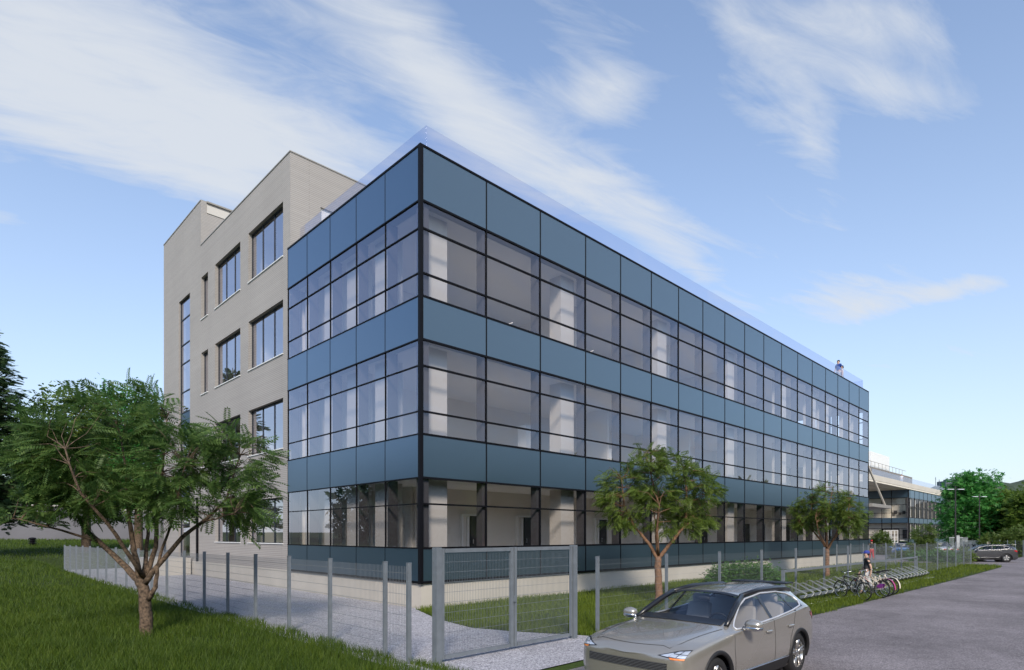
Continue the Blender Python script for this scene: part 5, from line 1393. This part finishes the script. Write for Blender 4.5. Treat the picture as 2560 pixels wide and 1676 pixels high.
# the tree on the lawn beside the path (offsets: +x here runs across the view)
RZ = AA - math.pi / 2
limbs = [([(0, 0, -.15), (.0, 0, .35), (-.03, 0, .75), (-.08, .02, 1.12), (-.16, 0, 1.35)], .20, .15),
         ([(-.13, 0, 1.28), (-.55, .10, 1.62), (-1.10, .15, 2.10), (-1.55, .1, 2.55), (-1.95, .2, 3.2), (-2.15, .1, 4.0)], .115, .03),
         ([(-1.2, .15, 2.2), (-1.8, -.3, 2.5), (-2.5, -.6, 2.75), (-3.0, -.7, 2.8)], .045, .015),
         ([(-.14, .0, 1.3), (-.25, -.08, 2.0), (-.36, -.1, 2.85), (-.48, 0, 3.9), (-.75, .1, 5.0)], .105, .02),
         ([(-.05, .05, 1.3), (.05, .3, 2.1), (.0, .45, 3.2), (.12, .5, 4.3), (.2, .5, 5.3)], .09, .02),
         ([(-.02, 0, 1.25), (.30, -.1, 1.62), (.95, -.15, 2.35), (1.5, -.1, 2.78), (1.92, 0, 3.25), (2.25, 0, 4.3)], .095, .025),
         ([(1.3, -.1, 2.65), (1.9, -.5, 2.75), (2.5, -.8, 2.9)], .035, .012),
         ([(.06, -.03, .85), (.28, -.10, 1.15), (.33, -.12, 1.6), (.45, -.1, 2.1), (.85, -.3, 2.9), (1.2, -.5, 4.0)], .085, .02),
         ([(-.1, .05, 1.4), (-.5, .9, 2.4), (-.9, 1.6, 3.4), (-1.0, 1.9, 4.4)], .075, .02), ([(-.05, -.05, 1.4), (-.2, -.8, 2.4), (-.5, -1.5, 3.3), (-.6, -1.8, 4.2)], .075, .02)]
domes = [(-.75, .1, 4.35, 2.0, 2.0, 1.45, 2.6), (-1.8, 0, 3.55, 1.05, 1.4, .95, 1.0), (2.05, 0, 3.95, 1.05, 1.3, 1.05, 1.35), (.7, 0, 3.75, 1.1, 1.5, .95, .9), (2.4, -.4, 3.0, .8, .8, .45, .35), (-2.3, -.5, 3.0, .75, .8, .4, .3), (-.4, 0, 5.3, 1.5, 1.3, .7, .5), (-1.9, -.7, 3.9, .95, .7, .9, .9), (-2.1, -.15, 4.25, .6, .6, .45, 1.1), (.4, -1.0, 3.6, 1.3, .6, .8, .7)]
tree('spreading_tree', 'spreading low forked tree with feathery leaves on the sloping lawn by the path fence', (-7.64, .47, 0), [(p_, a_ * .78, b_ * .78) for p_, a_, b_ in limbs], domes, PIN, 300, 10, .44, 'leaf_dark', 'bark', 11, RZ, droop=.3, outw=1.2)

# the two young trees in front of the long facade
def young(label, loc, seed, rotz, s):
    limbs = [([(0, 0, -.1), (.02, 0, .5), (0, 0, 1.05), (0, 0, 1.55)], .135, .105), ([(0, 0, 1.45), (-.28, .05, 1.95), (-.75, .1, 2.5), (-1.1, .1, 3.2), (-1.2, 0, 4.1)], .075, .015),
             ([(0, 0, 1.5), (-.02, .1, 2.3), (.03, .1, 3.2), (-.15, .1, 4.0), (-.35, .1, 4.9)], .07, .012), ([(0, 0, 1.45), (.35, -.1, 1.95), (.85, -.1, 2.55), (.95, 0, 3.3), (.85, 0, 4.4)], .075, .015),
             ([(.85, -.1, 2.5), (1.4, .2, 2.9), (1.7, .3, 3.6)], .03, .01), ([(0, .05, 1.6), (.1, .7, 2.4), (.1, 1.1, 3.3)], .05, .012), ([(0, -.05, 1.6), (-.2, -.6, 2.4), (-.2, -1.0, 3.2)], .05, .012)]
    limbs = [([(a * s, b * s, c * s) for a, b, c in p], r0 * s, r1 * s) for p, r0, r1 in limbs]
    domes = [(-1.05, 0, 3.55, .95, .9, .95, 1.0), (0, 0, 4.15, 1.2, 1.2, .95, 1.1), (1.15, 0, 3.6, .95, .9, 1.0, 1.0), (1.15, .1, 2.75, .6, .6, .5, .35), (-1.4, 0, 2.75, .5, .6, .35, .2), (0, .2, 3.0, .9, 1.0, .7, .5)]
    domes = [tuple(q * s for q in d[:6]) + d[6:] for d in domes]
    return tree('young_tree', label, loc, limbs, domes, PIN, 220, 13, .28 * s, 'leaf_mid', 'bark_warm', seed, rotz, droop=.35, scale=s, group='young trees along the long glass front')
young('young forked tree with feathery leaves on the site lawn, next to the clipped green bush', (6.85, -4.5, 0), 21, RZ, 1.06)
young('young forked tree with feathery leaves on the site lawn, behind the bicycle rack', (25.6, -3.9, 0), 33, RZ + 2.2, 1.03)

# shrubs
def shrub(label, loc, domes, n, size, leafm, seed, tpl=SPR, cat='shrub', name='shrub', group=None, rotz=RZ, stems=6, barkm='bark'):
    r = np.random.default_rng(seed); limbs = []
    for i in range(stems):
        d = domes[r.integers(len(domes))]; e = np.array(d[:3]) + r.normal(size=3) * np.array(d[3:6]) * .3
        limbs.append(([(r.normal() * .08, r.normal() * .08, -.05), tuple(e * .5 + r.normal(size=3) * .05), tuple(e)], .025, .008))
    return tree(name, label, loc, limbs, domes, tpl, n, 7, size, leafm, barkm, seed, rotz, droop=.1, spread=.5, twig=False, lo=.55, group=group, cat=cat)
shrub('low rounded bright green bush on the site lawn behind the mesh fence', (11.1, -5.6, 0), [(-.75, 0, .55, .65, .55, .6), (.1, 0, .62, .85, .6, .62), (.85, .1, .55, .6, .5, .6)], 1700, .10, 'leaf_shrub', 41, cat='bush', name='bush')
p = at(2203, 72); shrub('broad leafy light green shrub beside the far entrance door', (p.x, p.y, 0), [(0, 0, 1.5, .95, .9, 1.3), (.1, 0, .9, 1.1, 1, .9)], 420, .22, 'leaf_shrub_olive', 42)
p = at(2308, 62); shrub('tall loose olive green shrub with feathery top in front of the far building corner', (p.x, p.y, 0), [(0, 0, 2.2, .85, .8, 1.2), (-.5, 0, 1.2, .6, .6, .7), (.4, 0, 1.2, .8, .7, 1.0)], 230, .42, 'leaf_shrub_olive', 43, tpl=PIN)
for k, (px, f, h, wd, mm, lab) in enumerate(((2262, 58, .75, 1.1, 'leaf_shrub_olive', 'low olive shrub at the edge of the paved forecourt'), (2318, 54, .9, 1.6, 'leaf_shrub', 'low bright green shrub mound below the tall loose shrub'), (2362, 50, 1.05, 1.0, 'leaf_shrub', 'rounded green shrub behind the mesh fence, before the white car'),
                                         (2398, 52, 1.25, 1.15, 'leaf_mid', 'darker green shrub behind the mesh fence near the street lamp'), (2428, 54, 1.0, .8, 'leaf_mid', 'small dark green shrub behind the mesh fence next to the dark grey car'))):
    p = at(px, f); shrub(lab, (p.x, p.y, 0), [(0, 0, h * .5, wd * .75, .8, h * .5), (wd * .5, 0, h * .4, wd * .5, .7, h * .4), (-wd * .5, .2, h * .4, wd * .5, .7, h * .45)], 260, .17, mm, 50 + k)

# trees beyond
def big(label, px, f, H, rx, leafm, seed, tpl=SPR, size=.5, n=420, name='broadleaf_tree', base=.28, group=None, z0=0.0, per=9):
    p = at(px, f); r = np.random.default_rng(seed)
    limbs = [([(0, 0, -.3), (.05, 0, H * .18), (0, .1, H * .4)], H * .028, H * .018)]
    domes = []
    for i in range(9):
        a = i * 2.4 + seed; rr = rx * (.25 + .38 * r.random()); hz = H * (base + .22 + (0.68 - base) * ((i + .5) / 9))
        wz = 1 - .45 * max(0, (hz / H - .55))
        c = (rr * math.cos(a) * wz, rr * math.sin(a) * wz, hz); s = rx * (.42 + .2 * r.random()) * wz
        domes.append(c + (s, s, s * .75)); limbs.append(([(0, .05, H * .3), (c[0] * .4, c[1] * .4, hz * .75), c], H * .011, H * .004))
    domes.append((0, 0, H * .86, rx * .45, rx * .45, H * .13)); domes.append((0, 0, H * (base + .25), rx * .85, rx * .85, H * .2))
    return tree(name, label, (p.x, p.y, z0), limbs, domes, tpl, n, per, size, leafm, 'bark', seed, 0, droop=.2, spread=1.6, twig=False, lo=.6, scale=1.0, group=group)
big('round vivid green maple tree beyond the fence, behind the street lamps', 2424, 84, 10.9, 4.6, 'leaf_bright', 61, STAR, .42, 700, base=.05, per=10)
big('olive green tree growing right behind the vivid maple', 2520, 82, 8.3, 3.8, 'leaf_olive', 62, SPR, .55, 420, base=.0, group='olive green trees at the driveway')
big('tall dark olive tree beyond the dark grey car, past the wide hedge bush', 2590, 76, 8.2, 3.8, 'leaf_olive', 63, SPR, .5, 420, base=.0, group='olive green trees at the driveway')
p = at(2545, 66); shrub('wide olive green hedge bush behind the dark grey car', (p.x, p.y, 0), [(-2.5, 0, 1.3, 1.8, 1.2, 1.3), (0, 0, 1.6, 1.8, 1.2, 1.6), (2.4, 0, 1.6, 2.0, 1.2, 1.6)], 560, .30, 'leaf_shrub_olive', 64, name='bush', cat='bush')
def lz(px, f): q = at(px, f); return float(lawn_h(q.x, q.y)) - .05
big('bright green broadleaf tree at the brick corner behind the spreading tree', 345, 52, 14.6, 4.2, 'leaf_bright', 71, LF, .30, 900, base=.16, z0=lz(345, 52), per=14)
big('fresh green broadleaf tree behind the spreading tree, between the conifer and the brick corner', 215, 50, 13.9, 3.6, 'leaf_mid', 72, LF, .30, 800, base=.2, z0=lz(215, 50), per=13)
big('dark green broadleaf tree behind the retaining wall, next to the conifer', 95, 84, 15.5, 6.0, 'leaf_dark', 73, SPR, .7, 420, base=.0, z0=3.0)
big('dark green broadleaf tree behind the retaining wall, partly hidden by the brick corner', 300, 88, 15.5, 7.0, 'leaf_dark', 74, SPR, .7, 420, base=.0, z0=3.0)
# conifer
def conifer(label, px, f, H, rb, seed, z0):
    p = at(px, f); r = np.random.default_rng(seed); t = thing('conifer_tree', label, 'tree', (p.x, p.y, z0)); m = MB()
    m.tube([(0, 0, -.3), (0, 0, H * .5), (0, 0, H)], [H * .02, H * .012, .03], 8); PP = []; DD = []
    z = H * .16
    while z < H * .985:
        L = rb * (1 - z / H) ** .8 * (.85 + .3 * r.random()) + .25; n = 7 if L > 1 else 5; a0 = r.random() * 6
        for i in range(n):
            a = a0 + 2 * math.pi * i / n + r.normal() * .2; l = L * (.75 + .35 * r.random()); d = np.array((math.cos(a), math.sin(a), 0))
            pts = [np.array((0, 0, z)), d * l * .5 + np.array((0, 0, z + .02 * l)), d * l + np.array((0, 0, z - .08 * l))]
            m.tube(pts, [.05, .03, .01], 4, cap=False)
            for q in np.linspace(.2, 1, max(4, int(l * 5))):
                b = pts[0] * (1 - q) ** 2 + 2 * pts[1] * q * (1 - q) + pts[2] * q * q
                for s in (-1, 1, 0):
                    PP.append(b + r.normal(size=3) * np.array((.10, .10, .16))); e = d * (.8 if s else 1.2) + np.array((-d[1], d[0], 0)) * s * (.9 + .3 * r.random()); e = e + np.array((0, 0, .10 + r.normal() * .35)); DD.append(e)
        z += .42 + .12 * r.random()
    m.build('trunk', 'bark', t, smooth=True); PP = np.array(PP); DD = np.array(DD); n = len(PP)
    V, Q = scatter(NDL[0], NDL[1], PP, DD, np.tile(np.array([0, 0, 1.0]), (n, 1)) + r.normal(size=(n, 3)) * .15, .62 * (.7 + .5 * r.random(n)), r.normal(size=n) * .3)
    raw_mesh('crown', V, Q, 'leaf_conifer', t)
conifer('tall dark conifer with layered branches on the sloping lawn, taller than the trees near it', -48, 44, 17.3, 5.6, 81, lz(-48, 44))

# hedge on top of the retaining wall
r = np.random.default_rng(5); n = 9000; q = r.random(n); zz = 6.4 - 1.1 * q
base = np.array(pa)[None] * (1 - q[:, None]) + np.array(pb)[None] * q[:, None] + np.array(nn)[None] * (5.0 + r.normal(size=(n, 1)) * .4)
base[:, 2] = zz + r.random(n) * 1.0; D = r.normal(size=(n, 3))
V, Q = scatter(SPR[0], SPR[1], base, D, np.tile(np.array([0, 0, 1.0]), (n, 1)), np.full(n, .4), r.normal(size=n))
h_ = raw_mesh('hedge', V, Q, 'leaf_shrub'); tag(h_, 'clipped light green hedge along the top of the grey retaining wall', 'hedge')
# woodland that the glass mirrors, on the far side of the road and of the lawn
r = np.random.default_rng(9); PP = []
for (x0, y0, x1, y1, cnt) in ((-50, -40, 170, -36, 60), (-46, -36, -40, 70, 30)):
    for i in range(cnt):
        q = (i + r.random()) / cnt; cx, cy = x0 + (x1 - x0) * q + r.normal() * 2, y0 + (y1 - y0) * q + r.normal() * 2; H = (11 if x1 > 0 else 12) + 2.0 * r.random(); rx = 3.5 + 2.0 * r.random(); k = 420
        u = r.normal(size=(k, 3)); u /= np.linalg.norm(u, axis=1, keepdims=True); PP.append(np.array((cx, cy, H * .5)) + u * np.array((rx, rx, H * .5)) * (.6 + .4 * r.random((k, 1))))
PP = np.concatenate(PP); n = len(PP)
V, Q = scatter(SPR[0], SPR[1], PP, r.normal(size=(n, 3)), np.tile(np.array([0, 0, 1.0]), (n, 1)), 1.5 * (.7 + .6 * r.random(n)), r.normal(size=n))
o = raw_mesh('woodland', V, Q, 'leaf_conifer'); tag(o, 'line of woodland across the road, seen only as a reflection', 'woodland', kind='stuff')

# ---------------------------------------------------------------- grass
def blades(name, pts, z, h, wd, m, label, seed):
    r = np.random.default_rng(seed); n = len(pts); a = r.random(n) * 2 * math.pi; bend = (.15 + .45 * r.random(n)) * h; b2 = r.random(n) * 2 * math.pi
    s = np.stack([np.cos(a), np.sin(a), np.zeros(n)], 1) * wd[:, None]; l = np.stack([np.cos(b2), np.sin(b2), np.zeros(n)], 1) * bend[:, None]
    B0 = np.stack([pts[:, 0], pts[:, 1], z - .01], 1); upv = np.zeros((n, 3)); upv[:, 2] = h
    V = np.stack([B0 - s, B0 + s, B0 + s * .8 + upv * .55 + l * .3, B0 - s * .8 + upv * .55 + l * .3, B0 + s * .12 + upv + l, B0 - s * .12 + upv + l], 1).reshape(-1, 3)
    Q = np.array([[0, 1, 2, 3], [3, 2, 4, 5]])[None] + (np.arange(n) * 6)[:, None, None]
    o = raw_mesh(name, V, Q.reshape(-1, 4), m); tag(o, label, 'grass', kind='stuff'); return o
def rel(x, y): dx, dy = x - CX, y - CY; return dx * CA + dy * SA, dx * SA - dy * CA
def sample(fn, f0, f1, dens, r, k0=-.88, k1=.88):
    n = int(dens * .5 * (f1 ** 2 - f0 ** 2) * (k1 - k0)); f = np.sqrt(f0 ** 2 + (f1 ** 2 - f0 ** 2) * r.random(n)); k = k0 + (k1 - k0) * r.random(n)
    x = CX + f * CA + k * f * SA; y = CY + f * SA - k * f * CA
    q = fn(x, y); return x[q], y[q], f[q]
r = np.random.default_rng(3)
def in_left(x, y): return ((x < -4.98 + .10 * np.sin(y * 3.1)) & (y < 35.2) & ~((y < -6.7) & (x > -5.15) )) | (y > 34.6)
def edge_x(y): return np.interp(y, [-9.1, -8.0, -6.9, -5.5, -4.1, -2.2, 0.05], [-.4, .25, -.2, -.9, -1.35, -1.0, -.15])
def in_site(x, y): return (x > edge_x(y) + .06 * np.sin(y * 9 + x * 5)) & (y > -9.4 - .10 * np.sin(x * 2.3) - .05 * np.sin(x * 7)) & (y < -.02) & (x < 49.0 - np.maximum(0, -7.6 - y) * 1.4) & ~((x > 48.2) & (y > -2.6))
LX = []; LY = []; LFa = []
for f0, f1, dn in ((9.5, 13, 900), (13, 18, 520), (18, 26, 240), (26, 40, 90), (40, 80, 22)):
    x, y, f = sample(in_left, f0, f1, dn, r, -.88, -.05 if f1 < 30 else .1); LX.append(x); LY.append(y); LFa.append(f)
x = np.concatenate(LX); y = np.concatenate(LY); f = np.concatenate(LFa); n = len(x)
clump = .75 + .5 * (np.sin(x * 1.7 + 2 * np.sin(y * .9)) * np.sin(y * 1.3 + x * .4) * .5 + .5)
near_f = np.where((x > -5.6) & (y < 33), .8, 1.0)
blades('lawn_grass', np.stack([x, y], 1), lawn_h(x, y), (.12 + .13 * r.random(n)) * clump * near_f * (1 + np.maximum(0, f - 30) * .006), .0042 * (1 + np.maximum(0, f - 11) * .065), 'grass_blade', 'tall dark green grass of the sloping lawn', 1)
LX = []; LY = []; LFa = []
for f0, f1, dn in ((11, 16, 800), (16, 22, 420), (22, 32, 200), (32, 48, 80), (48, 62, 40)):
    x, y, f = sample(in_site, f0, f1, dn, r, -.25, .86); LX.append(x); LY.append(y); LFa.append(f)
x = np.concatenate(LX); y = np.concatenate(LY); f = np.concatenate(LFa); n = len(x)
blades('site_grass', np.stack([x, y], 1), np.zeros(n), (.10 + .12 * r.random(n)) * (.85 + .3 * np.sin(x * 1.1) * np.sin(y * 1.9)), .0042 * (1 + np.maximum(0, f - 11) * .06), 'grass_sunlit_tint', 'sunlit-tinted green grass of the site lawn and road verge', 2)
# tufts that spill on to the gravel by the gate
n = 900; x = -5.0 + np.abs(r.normal(size=n)) * .12; y = -8.6 + r.random(n) * 2.0
blades('gravel_edge_grass', np.stack([x, y], 1), np.zeros(n), .07 + .10 * r.random(n), np.full(n, .0042), 'grass_blade', 'dark grass tufts spilling over the gravel edge by the gate', 4)
